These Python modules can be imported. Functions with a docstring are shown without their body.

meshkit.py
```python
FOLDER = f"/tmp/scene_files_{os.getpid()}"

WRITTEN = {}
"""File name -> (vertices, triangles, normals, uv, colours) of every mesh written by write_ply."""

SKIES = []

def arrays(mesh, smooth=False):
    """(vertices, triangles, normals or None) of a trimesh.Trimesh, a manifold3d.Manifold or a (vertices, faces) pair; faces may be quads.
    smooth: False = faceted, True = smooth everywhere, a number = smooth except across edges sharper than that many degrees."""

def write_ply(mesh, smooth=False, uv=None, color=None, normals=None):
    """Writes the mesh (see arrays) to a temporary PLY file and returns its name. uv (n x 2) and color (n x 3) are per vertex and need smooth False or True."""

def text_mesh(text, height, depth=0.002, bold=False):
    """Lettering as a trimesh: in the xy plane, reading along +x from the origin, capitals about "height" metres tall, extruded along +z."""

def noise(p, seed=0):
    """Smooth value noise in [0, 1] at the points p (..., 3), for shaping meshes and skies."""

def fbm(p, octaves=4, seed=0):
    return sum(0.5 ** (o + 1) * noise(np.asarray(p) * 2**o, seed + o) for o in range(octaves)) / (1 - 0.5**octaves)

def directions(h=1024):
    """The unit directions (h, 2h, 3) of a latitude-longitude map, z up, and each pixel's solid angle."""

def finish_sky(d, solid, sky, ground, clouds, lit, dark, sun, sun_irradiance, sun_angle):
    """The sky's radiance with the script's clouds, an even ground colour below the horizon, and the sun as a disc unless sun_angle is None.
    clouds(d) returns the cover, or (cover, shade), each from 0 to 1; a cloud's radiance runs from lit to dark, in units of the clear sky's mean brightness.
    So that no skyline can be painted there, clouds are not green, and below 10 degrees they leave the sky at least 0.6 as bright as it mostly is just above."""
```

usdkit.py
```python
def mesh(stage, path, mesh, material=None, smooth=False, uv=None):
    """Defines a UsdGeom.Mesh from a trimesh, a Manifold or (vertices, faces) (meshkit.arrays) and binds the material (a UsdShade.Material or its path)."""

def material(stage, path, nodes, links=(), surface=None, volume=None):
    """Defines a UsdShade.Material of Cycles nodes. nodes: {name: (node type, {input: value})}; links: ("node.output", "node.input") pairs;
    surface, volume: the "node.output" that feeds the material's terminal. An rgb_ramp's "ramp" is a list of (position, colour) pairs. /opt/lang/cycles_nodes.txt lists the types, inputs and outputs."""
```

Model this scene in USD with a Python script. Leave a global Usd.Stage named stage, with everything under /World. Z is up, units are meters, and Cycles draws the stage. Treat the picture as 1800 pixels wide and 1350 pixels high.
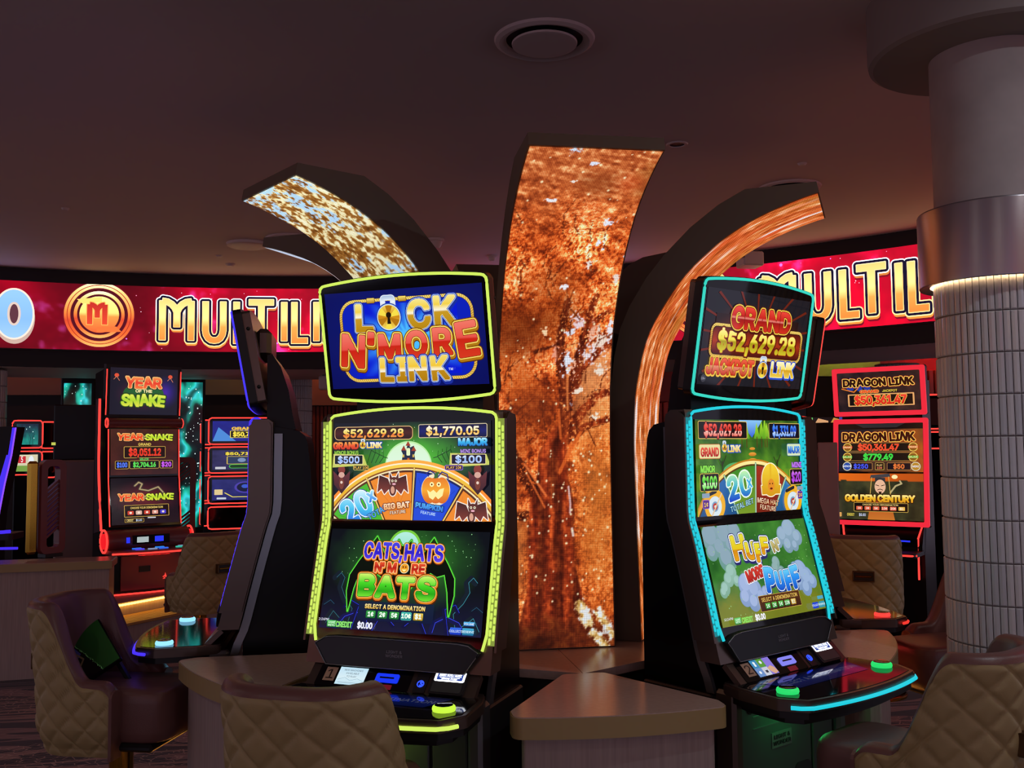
import math
import numpy as np
import trimesh
import manifold3d as m3
import shapely
from shapely import affinity
from shapely.geometry import Polygon, LineString, Point, box as sbox, MultiPolygon
from shapely.ops import unary_union
from pxr import Usd, UsdGeom, UsdLux, Gf, Sdf, Vt, UsdShade
import usdkit
import meshkit

PI = math.pi
stage = Usd.Stage.CreateInMemory()
UsdGeom.SetStageUpAxis(stage, 'Z')
UsdGeom.SetStageMetersPerUnit(stage, 1.0)
UsdGeom.Xform.Define(stage, '/World')
UsdGeom.Scope.Define(stage, '/World/Looks')

# ---------------------------------------------------------------- camera
CAM = np.array([-0.8025, -4.4297, 1.6])
YAW, PITCH, ROLL, FPX = 0.16022, 0.06588, -0.00966, 1713.6
FW = np.array([math.sin(YAW) * math.cos(PITCH), math.cos(YAW) * math.cos(PITCH), math.sin(PITCH)])
_r0 = np.array([math.cos(YAW), -math.sin(YAW), 0.0])
_u0 = np.cross(_r0, FW)
RT = math.cos(ROLL) * _r0 + math.sin(ROLL) * _u0
UP = -math.sin(ROLL) * _r0 + math.cos(ROLL) * _u0
cam = UsdGeom.Camera.Define(stage, '/World/camera')
cam.CreateHorizontalApertureAttr(36.0)
cam.CreateVerticalApertureAttr(27.0)
cam.CreateFocalLengthAttr(36.0 * FPX / 1800.0)
cam.CreateClippingRangeAttr(Gf.Vec2f(0.05, 200.0))
cam.CreateExposureAttr(0.0)
_m = Gf.Matrix4d(*RT, 0, *UP, 0, *(-FW), 0, *CAM, 1)
cam.AddTransformOp().Set(_m)

# ---------------------------------------------------------------- room light: a faint even glow of the large hall beyond
dome = UsdLux.DomeLight.Define(stage, '/World/hall_glow')
dome.CreateColorAttr(Gf.Vec3f(0.80, 0.74, 1.0))
dome.CreateIntensityAttr(0.17)
CEIL = 3.33
DOWNLIGHT_POWER = 4.0
BANNER_GAIN = 1.5
LED_GAIN = 1.1
NEON_GAIN = 1.0


def at(px, py, d):
    """World point at depth d (metres along the view) behind pixel (px, py) of the 1800 x 1350 photograph."""
    return CAM + d * (FW + RT * (px - 900) / FPX - UP * (py - 675) / FPX)


def lin(c):
    if isinstance(c, str):
        c = [int(c[i:i + 2], 16) / 255 for i in (1, 3, 5)]
    c = np.asarray(c, float)
    return np.where(c <= 0.04045, c / 12.92, ((c + 0.055) / 1.055) ** 2.4)


def hx(c):
    return np.array([int(c[i:i + 2], 16) / 255 for i in (1, 3, 5)])


# ---------------------------------------------------------------- materials
_mats = {}


def mat(name, base='#808080', rough=0.5, metal=0.0, bump=None, noise=None, **kw):
    """Principled material; noise = (scale, amount) varies the tone, bump = (scale, strength) adds fine relief."""
    if name in _mats:
        return _mats[name]
    b = lin(base)
    inp = {'base_color': tuple(b), 'roughness': rough, 'metallic': metal}
    inp.update(kw)
    nodes, links = {'p': ('principled_bsdf', inp)}, []
    if noise or bump:
        nodes['tc'] = ('texture_coordinate', {})
    if noise:
        sc, amt = noise[0], noise[1]
        st = noise[2] if len(noise) > 2 else (1, 1, 1)
        nodes['mp'] = ('mapping', {'scale': tuple(st)})
        nodes['n'] = ('noise_texture', {'scale': sc, 'detail': 4.0, 'roughness': 0.6})
        nodes['r'] = ('rgb_ramp', {'ramp': [(0.3, tuple(b * (1 - amt))), (0.7, tuple(np.minimum(b * (1 + amt), 1)))]})
        links += [('tc.object', 'mp.vector'), ('mp.vector', 'n.vector'), ('n.fac', 'r.fac'), ('r.color', 'p.base_color')]
    if bump:
        nodes['bn'] = ('noise_texture', {'scale': bump[0], 'detail': 3.0})
        nodes['b'] = ('bump', {'strength': bump[1], 'distance': 0.004})
        links += [('tc.object', 'bn.vector'), ('bn.fac', 'b.height'), ('b.normal', 'p.normal')]
    _mats[name] = usdkit.material(stage, '/World/Looks/' + name, nodes, links, surface='p.BSDF')
    return _mats[name]


def emat(name, color, strength):
    if name in _mats:
        return _mats[name]
    _mats[name] = usdkit.material(stage, '/World/Looks/' + name, {'p': ('principled_bsdf', {
        'base_color': (0.02, 0.02, 0.02), 'roughness': 0.4, 'emission_color': tuple(lin(color)), 'emission_strength': strength})},
        [], surface='p.BSDF')
    return _mats[name]


def art_mat(name, gain, rough=0.06, spec=0.5):
    _mats[name] = usdkit.material(stage, '/World/Looks/' + name, {
        'a': ('attribute', {'attribute': 'col'}),
        'p': ('principled_bsdf', {'base_color': (0.004, 0.004, 0.004), 'roughness': rough, 'emission_strength': gain, 'specular_ior_level': spec})},
        [('a.color', 'p.emission_color')], surface='p.BSDF')
    return _mats[name]


def print_mat(name, rough=0.4):
    _mats[name] = usdkit.material(stage, '/World/Looks/' + name, {
        'a': ('attribute', {'attribute': 'col'}), 'p': ('principled_bsdf', {'roughness': rough})},
        [('a.color', 'p.base_color')], surface='p.BSDF')
    return _mats[name]


SCREEN = art_mat('screen_glass', 1.0, 0.05)
SCREEN2 = art_mat('far_screen_glass', 1.0, 0.15)
BANNER = art_mat('banner_led', BANNER_GAIN, 0.45, 0.2)
PRINT = print_mat('flat_print')


def led_mat():
    """LED wall: the picture in the mesh attribute, cut by the dark gaps of the pixel grid (from the uv)."""
    n = {'a': ('attribute', {'attribute': 'col'}), 'uv': ('uvmap', {}), 's': ('separate_xyz', {}),
         'mx': ('math', {'math_type': 'multiply', 'value2': 2 * PI}), 'my': ('math', {'math_type': 'multiply', 'value2': 2 * PI}),
         'cx': ('math', {'math_type': 'cosine'}), 'cy': ('math', {'math_type': 'cosine'}),
         'rx': ('map_range', {'from_min': -1.0, 'from_max': -0.3, 'to_min': 0.45, 'to_max': 1.0, 'clamp': True}),
         'ry': ('map_range', {'from_min': -1.0, 'from_max': -0.3, 'to_min': 0.45, 'to_max': 1.0, 'clamp': True}),
         'm': ('math', {'math_type': 'multiply'}), 'g': ('math', {'math_type': 'multiply', 'value2': LED_GAIN * 1.22}),
         'p': ('principled_bsdf', {'base_color': (0.01, 0.01, 0.01), 'roughness': 0.5, 'specular_ior_level': 0.2})}
    l = [('uv.UV', 's.vector'), ('s.x', 'mx.value1'), ('s.y', 'my.value1'), ('mx.value', 'cx.value1'), ('my.value', 'cy.value1'),
         ('cx.value', 'rx.value'), ('cy.value', 'ry.value'), ('rx.result', 'm.value1'), ('ry.result', 'm.value2'), ('m.value', 'g.value1'),
         ('g.value', 'p.emission_strength'), ('a.color', 'p.emission_color')]
    return usdkit.material(stage, '/World/Looks/led_wall', n, l, surface='p.BSDF')


LEDWALL = led_mat()
M_CEIL = mat('ceiling_paint', '#d2c6c6', 0.85, bump=(90, 0.05))
M_BULK = mat('bulkhead_dark', '#17161c', 0.6)
M_SOFFIT = mat('soffit_grey', '#cfcac6', 0.6)
M_BLACK = mat('black_gloss', '#050607', 0.3, specular_ior_level=0.25)
M_BLACKM = mat('black_satin', '#0b0c0e', 0.45)
M_BACKP = mat('back_panel', '#2a2622', 0.5)
M_BEZEL = mat('bronze_grey_metal', '#6c5d56', 0.3, 0.75)
M_TRIM = mat('silver_trim', '#8b8f94', 0.28, 0.85)
M_DOOR = mat('cabinet_door_grey', '#575b5c', 0.38, 0.55)
M_APRON = mat('apron_grey', '#2b2c31', 0.4, 0.3)
M_GLASSBLK = mat('display_glass', '#020205', 0.06)
M_CHROME = mat('chrome', '#c9ccd0', 0.12, 1.0)
M_GOLD = mat('brass', '#c99a3a', 0.16, 1.0)
M_TAN = mat('tan_housing', '#6b5a48', 0.55)
M_TOPS = mat('counter_laminate', '#b7a49a', 0.2, noise=(60, 0.06, (1, 1, 1)), bump=(400, 0.05))
M_EDGE = mat('counter_edge', '#a5905f', 0.4)
M_BASE = mat('counter_base_wood', '#a2918a', 0.5, noise=(14, 0.12, (6, 6, 0.25)))
M_LEATHER = mat('brown_leather', '#6d4a45', 0.38, bump=(220, 0.12))
M_QUILT = mat('beige_quilt', '#9f8d5e', 0.55, bump=(420, 0.1))
M_WALLP = mat('wall_plaster', '#a87e6c', 0.8)
M_WALLT = mat('wall_tan', '#b09a7c', 0.8)
M_WALLD = mat('wall_dark', '#3a302e', 0.7)
M_SLAT = mat('terracotta_slat', '#9a4a3a', 0.6)
M_WHITE = mat('white_plastic', '#cfc6c6', 0.5)
M_BODYGREY = mat('body_grey', '#333134', 0.4, 0.4)
M_MAROON = mat('maroon_lacquer', '#7a3b3c', 0.35)


# ---------------------------------------------------------------- objects
_used = {}


def numbered(parent, name):
    k = (parent, name)
    n = _used.get(k, 0)
    _used[k] = n + 1
    return name if n == 0 else f'{name}_{n:03d}'


def path_of(p):
    return '/World' if p is None else (p if isinstance(p, str) else str(p.GetPath()))


def tag(prim, label=None, cat=None, group=None, kind=None):
    for k, v in (('label', label), ('category', cat), ('group', group), ('kind', kind)):
        if v:
            prim.SetCustomDataByKey(k, v)
    return prim


def thing(name, label, cat, loc=(0, 0, 0), rotz=0.0, group=None, kind=None):
    x = UsdGeom.Xform.Define(stage, '/World/' + numbered('/World', name))
    x.AddTranslateOp().Set(Gf.Vec3d(*map(float, loc)))
    x.AddRotateZOp().Set(float(rotz))
    return tag(x.GetPrim(), label, cat, group, kind)


def obj(name, mesh, material, parent=None, smooth=False, uv=None, col=None, label=None, kind=None):
    par = path_of(parent)
    m = usdkit.mesh(stage, par + '/' + numbered(par, name), mesh, material, smooth=smooth, uv=uv)
    if col is not None:
        UsdGeom.PrimvarsAPI(m).CreatePrimvar('col', Sdf.ValueTypeNames.Color3fArray, 'vertex').Set(Vt.Vec3fArray.FromNumpy(np.asarray(col, np.float32)))
    return tag(m.GetPrim(), label, kind=kind)


def group_part(name, parent, label=None):
    """A part that is itself only a frame for its sub-parts."""
    par = path_of(parent)
    return tag(UsdGeom.Xform.Define(stage, par + '/' + numbered(par, name)).GetPrim(), label)


def struct(name, mesh, material, smooth=False, label=None, cat=None):
    return tag(obj(name, mesh, material, None, smooth), label, cat, kind='structure')


def dup(root, loc, rotz, label, group=None, name=None):
    was = root.GetCustomData()
    r = thing(name or root.GetName(), label, was['category'], loc, rotz, group or was.get('group'))
    r.GetReferences().AddInternalReference(root.GetPath())
    r.SetInstanceable(True)
    return r


# ---------------------------------------------------------------- shapes
def cat_(*ms):
    return trimesh.util.concatenate([m for m in ms if m is not None])


def bx(x0, x1, y0, y1, z0, z1, c=0.0):
    """Box, with chamfered edges when c > 0."""
    if c <= 0:
        return trimesh.creation.box(bounds=[[x0, y0, z0], [x1, y1, z1]])
    p = []
    for x, sx in ((x0, 1), (x1, -1)):
        for y, sy in ((y0, 1), (y1, -1)):
            for z, sz in ((z0, 1), (z1, -1)):
                p += [(x + sx * c, y + sy * c, z), (x + sx * c, y, z + sz * c), (x, y + sy * c, z + sz * c)]
    return trimesh.convex.convex_hull(np.array(p))


def tri2d(poly):
    vs, fs, n = [], [], 0
    for g in getattr(poly, 'geoms', [poly]):
        if g.geom_type != 'Polygon' or g.area < 1e-9:
            continue
        v, f = trimesh.creation.triangulate_polygon(g, engine='earcut')
        vs.append(v)
        fs.append(f + n)
        n += len(v)
    if not vs:
        return np.zeros((0, 2)), np.zeros((0, 3), int)
    return np.vstack(vs), np.vstack(fs)


def extrude(poly, h, frame=None):
    """Extrude a shapely polygon; frame = (origin, ax, ay, az) maps it to space."""
    out = []
    for g in getattr(poly, 'geoms', [poly]):
        m = trimesh.creation.extrude_polygon(g, h, engine='earcut')
        out.append(m)
    m = cat_(*out)
    if frame is not None:
        o, ax, ay, az = [np.asarray(q, float) for q in frame]
        v = np.array(m.vertices)
        f = np.array(m.faces)
        if np.dot(np.cross(ax, ay), az) < 0:
            f = f[:, ::-1]
        m = trimesh.Trimesh(o + v[:, :1] * ax + v[:, 1:2] * ay + v[:, 2:] * az, f, process=False)
    return m


def rrect(x0, y0, x1, y1, r, n=6):
    r = min(r, (x1 - x0) / 2 - 1e-6, (y1 - y0) / 2 - 1e-6)
    return sbox(x0 + r, y0 + r, x1 - r, y1 - r).buffer(r, quad_segs=n)


def tube(pts, r, sides=8, closed=False, flat=None):
    """A round bar along a polyline."""
    p = np.asarray(pts, float)
    n = len(p)
    if closed:
        t = np.roll(p, -1, 0) - np.roll(p, 1, 0)
    else:
        t = np.gradient(p, axis=0)
    t /= np.linalg.norm(t, axis=1, keepdims=True) + 1e-12
    ref = np.array([0, 0, 1.0]) if flat is None else np.asarray(flat, float)
    a = np.cross(t, ref)
    bad = np.linalg.norm(a, axis=1) < 0.2
    a[bad] = np.cross(t[bad], [1.0, 0.1, 0])
    a /= np.linalg.norm(a, axis=1, keepdims=True)
    b = np.cross(t, a)
    ang = np.arange(sides) * 2 * PI / sides
    v = p[:, None] + r * (np.cos(ang)[None, :, None] * a[:, None] + np.sin(ang)[None, :, None] * b[:, None])
    rows = n if closed else n - 1
    i, j = np.meshgrid(np.arange(rows), np.arange(sides), indexing='ij')
    i2, j2 = (i + 1) % n, (j + 1) % sides
    q = np.stack([i * sides + j, i * sides + j2, i2 * sides + j2, i2 * sides + j], -1).reshape(-1, 4)
    f = np.vstack([q[:, [0, 2, 1]], q[:, [0, 3, 2]]])
    v = v.reshape(-1, 3)
    if not closed:
        c0, c1 = len(v), len(v) + 1
        v = np.vstack([v, p[:1], p[-1:]])
        k = np.arange(sides)
        f = np.vstack([f, np.stack([np.full(sides, c0), k, (k + 1) % sides], 1), np.stack([np.full(sides, c1), (n - 1) * sides + (k + 1) % sides, (n - 1) * sides + k], 1)])
    m = trimesh.Trimesh(v, f, process=False)
    if m.volume < 0:
        m.invert()
    return m


def grid(P, closed_u=False):
    """Quads over an (n, m, 3) array of points."""
    n, m = P.shape[:2]
    rows = n if closed_u else n - 1
    i, j = np.meshgrid(np.arange(rows), np.arange(m - 1), indexing='ij')
    i2 = (i + 1) % n
    q = np.stack([i * m + j, i2 * m + j, i2 * m + j + 1, i * m + j + 1], -1).reshape(-1, 4)
    return trimesh.Trimesh(P.reshape(-1, 3), np.vstack([q[:, [0, 1, 2]], q[:, [0, 2, 3]]]), process=False)


def lathe(profile, n=48, arc=None):
    """Revolve (r, z) points about z; closed tops come from r = 0."""
    pr = np.asarray(profile, float)
    a = np.linspace(0, 2 * PI, n, endpoint=False) if arc is None else np.linspace(*arc, n)
    P = np.stack([np.cos(a)[:, None] * pr[:, 0], np.sin(a)[:, None] * pr[:, 0], np.broadcast_to(pr[:, 1], (n, len(pr)))], -1)
    return grid(P, arc is None)


def move(m, loc, rz=0.0):
    m = m.copy()
    if rz:
        m.apply_transform(trimesh.transformations.rotation_matrix(math.radians(rz), [0, 0, 1]))
    m.apply_translation(loc)
    return m


# ---------------------------------------------------------------- flat picture art: polygons with colours, laid on a screen
_gl = {}


def glyphs(text, bold=True):
    k = (text, bold)
    if k not in _gl:
        m = meshkit.text_mesh(text, 1.0, 0.1, bold)
        t = m.triangles
        top = (m.face_normals[:, 2] > 0.9)
        _gl[k] = unary_union([Polygon(x[:, :2]).buffer(0.002) for x in t[top]]).simplify(0.006)
    return _gl[k]


class Art:
    """A picture of w x h units, y down. Later shapes lie over earlier ones."""

    def __init__(s, w, h, xcut=0):
        s.w, s.h, s.V, s.F, s.C, s.L, s.n, s.layer, s.xcut = w, h, [], [], [], [], 0, 0, xcut
        s.rect = sbox(0, 0, w, h)

    def _push(s, v, f, c):
        s.V.append(v)
        s.F.append(f + s.n)
        s.C.append(c)
        s.L.append(np.full(len(v), s.layer))
        s.n += len(v)

    def poly(s, g, col):
        """col: a colour, or [(position 0..1 from top to bottom of the shape, colour), ...]."""
        s.layer += 1
        g = g if g.is_valid else g.buffer(0)
        if isinstance(col, list):
            x0, y0, x1, y1 = g.bounds
            st = [(y0 + p * (y1 - y0), hx(c) if isinstance(c, str) else np.asarray(c)) for p, c in col]
            ys, cs = np.array([q[0] for q in st]), np.array([q[1] for q in st])
            cuts = [y0 - 1] + list(ys[(ys > y0) & (ys < y1)]) + [y1 + 1]
            for a, b in zip(cuts[:-1], cuts[1:]):
                for v, f in s._cells(g.intersection(sbox(x0 - 1, a, x1 + 1, b))):
                    s._push(v, f, lin(np.stack([np.interp(v[:, 1], ys, cs[:, k]) for k in range(3)], 1)))
        else:
            for v, f in s._cells(g):
                s._push(v, f, np.tile(lin(col), (len(v), 1)))
        return s

    def _cells(s, g):
        """Triangles of a shape; on a curved display it is first cut into narrow upright strips."""
        g = g.intersection(s.rect)
        if g.is_empty:
            return
        x0, _, x1, _ = g.bounds
        edges = np.r_[x0, np.arange(math.ceil(x0 / s.xcut), math.floor(x1 / s.xcut) + 1) * s.xcut, x1] if s.xcut else np.array([x0, x1])
        for a, b in zip(edges[:-1], edges[1:]):
            if b - a > 1e-6 or not s.xcut:
                v, f = tri2d(g.intersection(sbox(a, -1e3, b, 1e3)) if s.xcut else g)
                if len(v):
                    yield v, f

    def raster(s, fn, nx, ny, rect=None):
        """fn(X, Y) -> (.., 3) sRGB colours on a fine grid over rect."""
        s.layer += 1
        x0, y0, x1, y1 = rect or (0, 0, s.w, s.h)
        X, Y = np.meshgrid(np.linspace(x0, x1, nx), np.linspace(y0, y1, ny))
        c = np.clip(fn(X, Y), 0, 1).reshape(-1, 3)
        i, j = np.meshgrid(np.arange(ny - 1), np.arange(nx - 1), indexing='ij')
        q = np.stack([i * nx + j, i * nx + j + 1, (i + 1) * nx + j + 1, (i + 1) * nx + j], -1).reshape(-1, 4)
        s._push(np.stack([X.ravel(), Y.ravel()], 1), np.vstack([q[:, [0, 1, 2]], q[:, [0, 2, 3]]]), lin(c))
        return s

    def rect_(s, x0, y0, x1, y1, col, r=0.0, edge=None, ew=1.0):
        g = rrect(x0, y0, x1, y1, r) if r else sbox(x0, y0, x1, y1)
        if edge is not None:
            s.poly(g.buffer(ew), edge)
        return s.poly(g, col)

    def dots(s, pts, r, col):
        return s.poly(unary_union([Point(p).buffer(r * k, quad_segs=2) for p, k in pts]), col)

    def line(s, pts, w, col):
        return s.poly(LineString(pts).buffer(w / 2, quad_segs=3), col)

    def text(s, t, x, y, h, col, align='c', sx=1.0, rot=0.0, fat=0.0, outline=(), bold=True, track=None, each=None, wmax=None):
        """Lettering with its baseline at y; outline = [(width, colour), ...] outermost first. each(i, n) -> (dy, rotation, scale) per letter."""
        if track is None and each is None:
            g = glyphs(t, bold)
            g = affinity.scale(g, h * sx, -h, origin=(0, 0))
        else:
            gs, cx, n = [], 0.0, len(t)
            for i, ch in enumerate(t):
                if ch == ' ':
                    cx += h * 0.38 * sx
                    continue
                q = affinity.scale(glyphs(ch, bold), h * sx, -h, origin=(0, 0))
                dy, ro, sc = each(i, n) if each else (0, 0, 1)
                q = affinity.scale(q, sc, sc, origin=(0, 0))
                b0, _, b1, _ = q.bounds
                q = affinity.translate(q, cx - b0, 0)
                q = affinity.rotate(q, ro, origin=(cx + (b1 - b0) / 2, -h * 0.5))
                gs.append(affinity.translate(q, 0, dy * h))
                cx += (b1 - b0) + h * (0.1 if track is None else track) * sx
            g = unary_union(gs)
        if wmax:
            b = g.bounds
            g = affinity.scale(g, wmax / (b[2] - b[0]), 1, origin=(0, 0))
        if fat:
            g = g.buffer(fat, quad_segs=3)
        b = g.bounds
        ox = {'c': x - (b[0] + b[2]) / 2, 'l': x - b[0], 'r': x - b[2]}[align]
        g = affinity.translate(g, ox, y)
        if rot:
            g = affinity.rotate(g, rot, origin=(x, y - h / 2))
        for o in outline:
            q = g.buffer(o[0], quad_segs=3)
            if len(o) > 2:
                q = unary_union([q, affinity.translate(q, o[2], o[3]), affinity.translate(q, o[2] / 2, o[3] / 2)])
            s.poly(q, o[1])
        return s.poly(g, col)

    def build(s, to3d, lift=0.00012):
        """to3d(x, y, height above the surface) -> points."""
        v, f, c, l = np.vstack(s.V), np.vstack(s.F), np.vstack(s.C), np.concatenate(s.L)
        p = to3d(v[:, 0], v[:, 1], l * lift)
        m = trimesh.Trimesh(p, f, process=False)
        return m, c


def art_obj(name, art, to3d, material, parent, facing, lift=0.00012, label=None):
    """The picture as one mesh whose triangles all face the way of `facing`."""
    m, c = art.build(to3d, lift)
    n = np.cross(m.vertices[m.faces[:, 1]] - m.vertices[m.faces[:, 0]], m.vertices[m.faces[:, 2]] - m.vertices[m.faces[:, 0]])
    fc = np.asarray(facing, float) if not callable(facing) else facing(m.triangles_center)
    bad = (n * fc).sum(1) < 0
    F = np.array(m.faces)
    F[bad] = F[bad][:, ::-1]
    return obj(name, (np.array(m.vertices), F), material, parent, col=c, label=label)


def plane_map(o, ax, ay, w, h):
    """Art units to a rectangle: o is its top left corner, ax and ay its full edge vectors."""
    o, ax, ay = (np.asarray(q, float) for q in (o, ax, ay))
    nrm = np.cross(ay, ax)
    nrm /= np.linalg.norm(nrm)
    return (lambda x, y, z: o + (x / w)[:, None] * ax + (y / h)[:, None] * ay + z[:, None] * nrm), nrm


def mixc(a, b, t):
    t = np.clip(t, 0, 1)[..., None]
    return np.asarray(a) * (1 - t) + np.asarray(b) * t


def fbm2(X, Y, sc, seed=0, oc=4):
    return meshkit.fbm(np.stack([X * sc, Y * sc, np.full_like(X, 0.37 + seed)], -1), oc, seed)

# ================================================================ THE SETTING
RC, RR = np.array([-2.065, -1.913]), 7.32          # centre and radius of the banner ring


def ring_pt(deg, r, z):
    a = np.radians(deg)
    return np.stack([RC[0] + r * np.cos(a), RC[1] + r * np.sin(a), np.broadcast_to(z, np.shape(a))], -1)


def carpet():
    """Dark carpet woven in long streaks, some scribbled over with pale thread."""
    n = {'g': ('texture_coordinate', {}), 'mp': ('mapping', {'rotation': (0, 0, 0.2), 'scale': (0.4, 2.9, 1)}),
         'n1': ('noise_texture', {'scale': 1.1, 'detail': 2.0, 'roughness': 0.5, 'distortion': 0.4}),
         'r1': ('rgb_ramp', {'interpolate': False, 'ramp': [(0.0, tuple(lin('#1e1c26'))), (0.36, tuple(lin('#5f5056'))), (0.42, tuple(lin('#23222e'))), (0.47, tuple(lin('#856a68'))), (0.52, tuple(lin('#2b2734'))), (0.57, tuple(lin('#94766e'))), (0.62, tuple(lin('#26222c')))]}),
         'mp2': ('mapping', {'rotation': (0, 0, 0.2), 'scale': (2.0, 40.0, 1)}),
         'n2': ('noise_texture', {'scale': 3.0, 'detail': 4.0, 'roughness': 0.7}),
         'r2': ('rgb_ramp', {'ramp': [(0.35, (0.45, 0.45, 0.45)), (0.65, (1.35, 1.3, 1.3))]}),
         'mul': ('mix_color', {'blend_type': 'multiply', 'fac': 1.0, 'use_clamp': False}),
         'mp3': ('mapping', {'rotation': (0, 0, 0.2), 'scale': (9.0, 16.0, 1)}),
         'v': ('voronoi_texture', {'feature': 'distance_to_edge', 'scale': 1.6, 'randomness': 1.0}),
         'lt': ('math', {'math_type': 'less_than', 'value2': 0.035}),
         'n3': ('noise_texture', {'scale': 1.0, 'detail': 1.0}),
         'gt': ('math', {'math_type': 'greater_than', 'value2': 0.56}),
         'mm': ('math', {'math_type': 'multiply'}), 'm8': ('math', {'math_type': 'multiply', 'value2': 0.7}),
         'mix': ('mix_color', {'b': tuple(lin('#b8988a'))}),
         'bn': ('noise_texture', {'scale': 500.0}), 'b': ('bump', {'strength': 0.4, 'distance': 0.004}),
         'p': ('principled_bsdf', {'roughness': 0.95, 'specular_ior_level': 0.1, 'sheen_weight': 0.2})}
    l = [('g.object', 'mp.vector'), ('mp.vector', 'n1.vector'), ('n1.fac', 'r1.fac'), ('g.object', 'mp2.vector'), ('mp2.vector', 'n2.vector'), ('n2.fac', 'r2.fac'),
         ('r1.color', 'mul.a'), ('r2.color', 'mul.b'), ('g.object', 'mp3.vector'), ('mp3.vector', 'v.vector'), ('v.distance', 'lt.value1'),
         ('mp.vector', 'n3.vector'), ('n3.fac', 'gt.value1'), ('lt.value', 'mm.value1'), ('gt.value', 'mm.value2'), ('mm.value', 'm8.value1'), ('m8.value', 'mix.fac'),
         ('mul.result', 'mix.a'), ('mix.result', 'p.base_color'), ('g.object', 'bn.vector'), ('bn.fac', 'b.height'), ('b.normal', 'p.normal')]
    return usdkit.material(stage, '/World/Looks/carpet', n, l, surface='p.BSDF')


struct('floor', bx(-13, 11, -12, 11, -0.1, 0.0), carpet(), label='dark carpet of streaky navy, mauve and brown bands', cat='floor')
struct('ceiling', bx(-13, 11, -12, 11, CEIL, CEIL + 0.1), M_CEIL, label='smooth dim ceiling above the gaming hall', cat='ceiling')

# the round bulkhead: dark fascia, pale underside
_a = np.linspace(0, 360, 181)[:-1]
fas = grid(np.stack([ring_pt(_a, RR + 0.03, CEIL - 0.001), ring_pt(_a, RR + 0.03, 2.40)], 1), True)
out = grid(np.stack([ring_pt(_a, RR + 1.45, 2.40), ring_pt(_a, RR + 1.45, CEIL - 0.001)], 1), True)
b = struct('trim_1', cat_(fas, out), M_BULK, smooth=30, label='black ring-shaped bulkhead hung from the ceiling round the hall', cat='bulkhead')
obj('soffit', grid(np.stack([ring_pt(_a, RR + 0.03, 2.40), ring_pt(_a, RR + 1.45, 2.40)], 1), True), M_SOFFIT, b, label='pale grey underside of the bulkhead')


def on_y(px, py, y0):
    d = FW + RT * (px - 900) / FPX - UP * (py - 675) / FPX
    return CAM + d * (y0 - CAM[1]) / d[1]


YB = 8.6


def wall_piece(name, px0, px1, z0, z1, m, y=YB, th=0.12, label=None):
    x0, x1 = on_y(px0, 700, y)[0], on_y(px1, 700, y)[0]
    return struct(name, bx(x0, x1, y, y + th, z0, z1), m, label=label, cat='wall')


w = struct('wall_back', bx(-12.9, 10.9, YB + 0.12, YB + 0.3, 0, CEIL - 0.005), M_WALLD, label='dim back wall of the hall beyond the bulkhead', cat='wall')
# painted bands and slatted panels on it
xl = lambda px: float(on_y(px, 700, YB)[0])
obj('upper_panel', bx(xl(-60), xl(150), YB + 0.05, YB + 0.12, 2.33, 3.2), M_WALLP, w, label='warm brown upper panel')
obj('upper_panel', bx(xl(352), xl(470), YB + 0.05, YB + 0.12, 2.33, 3.2), M_WALLT, w, label='tan upper panel')
obj('upper_panel', bx(xl(470), xl(1000), YB + 0.03, YB + 0.12, 2.19, 3.2), M_WALLP, w, label='pinkish plaster above the slats')


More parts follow.
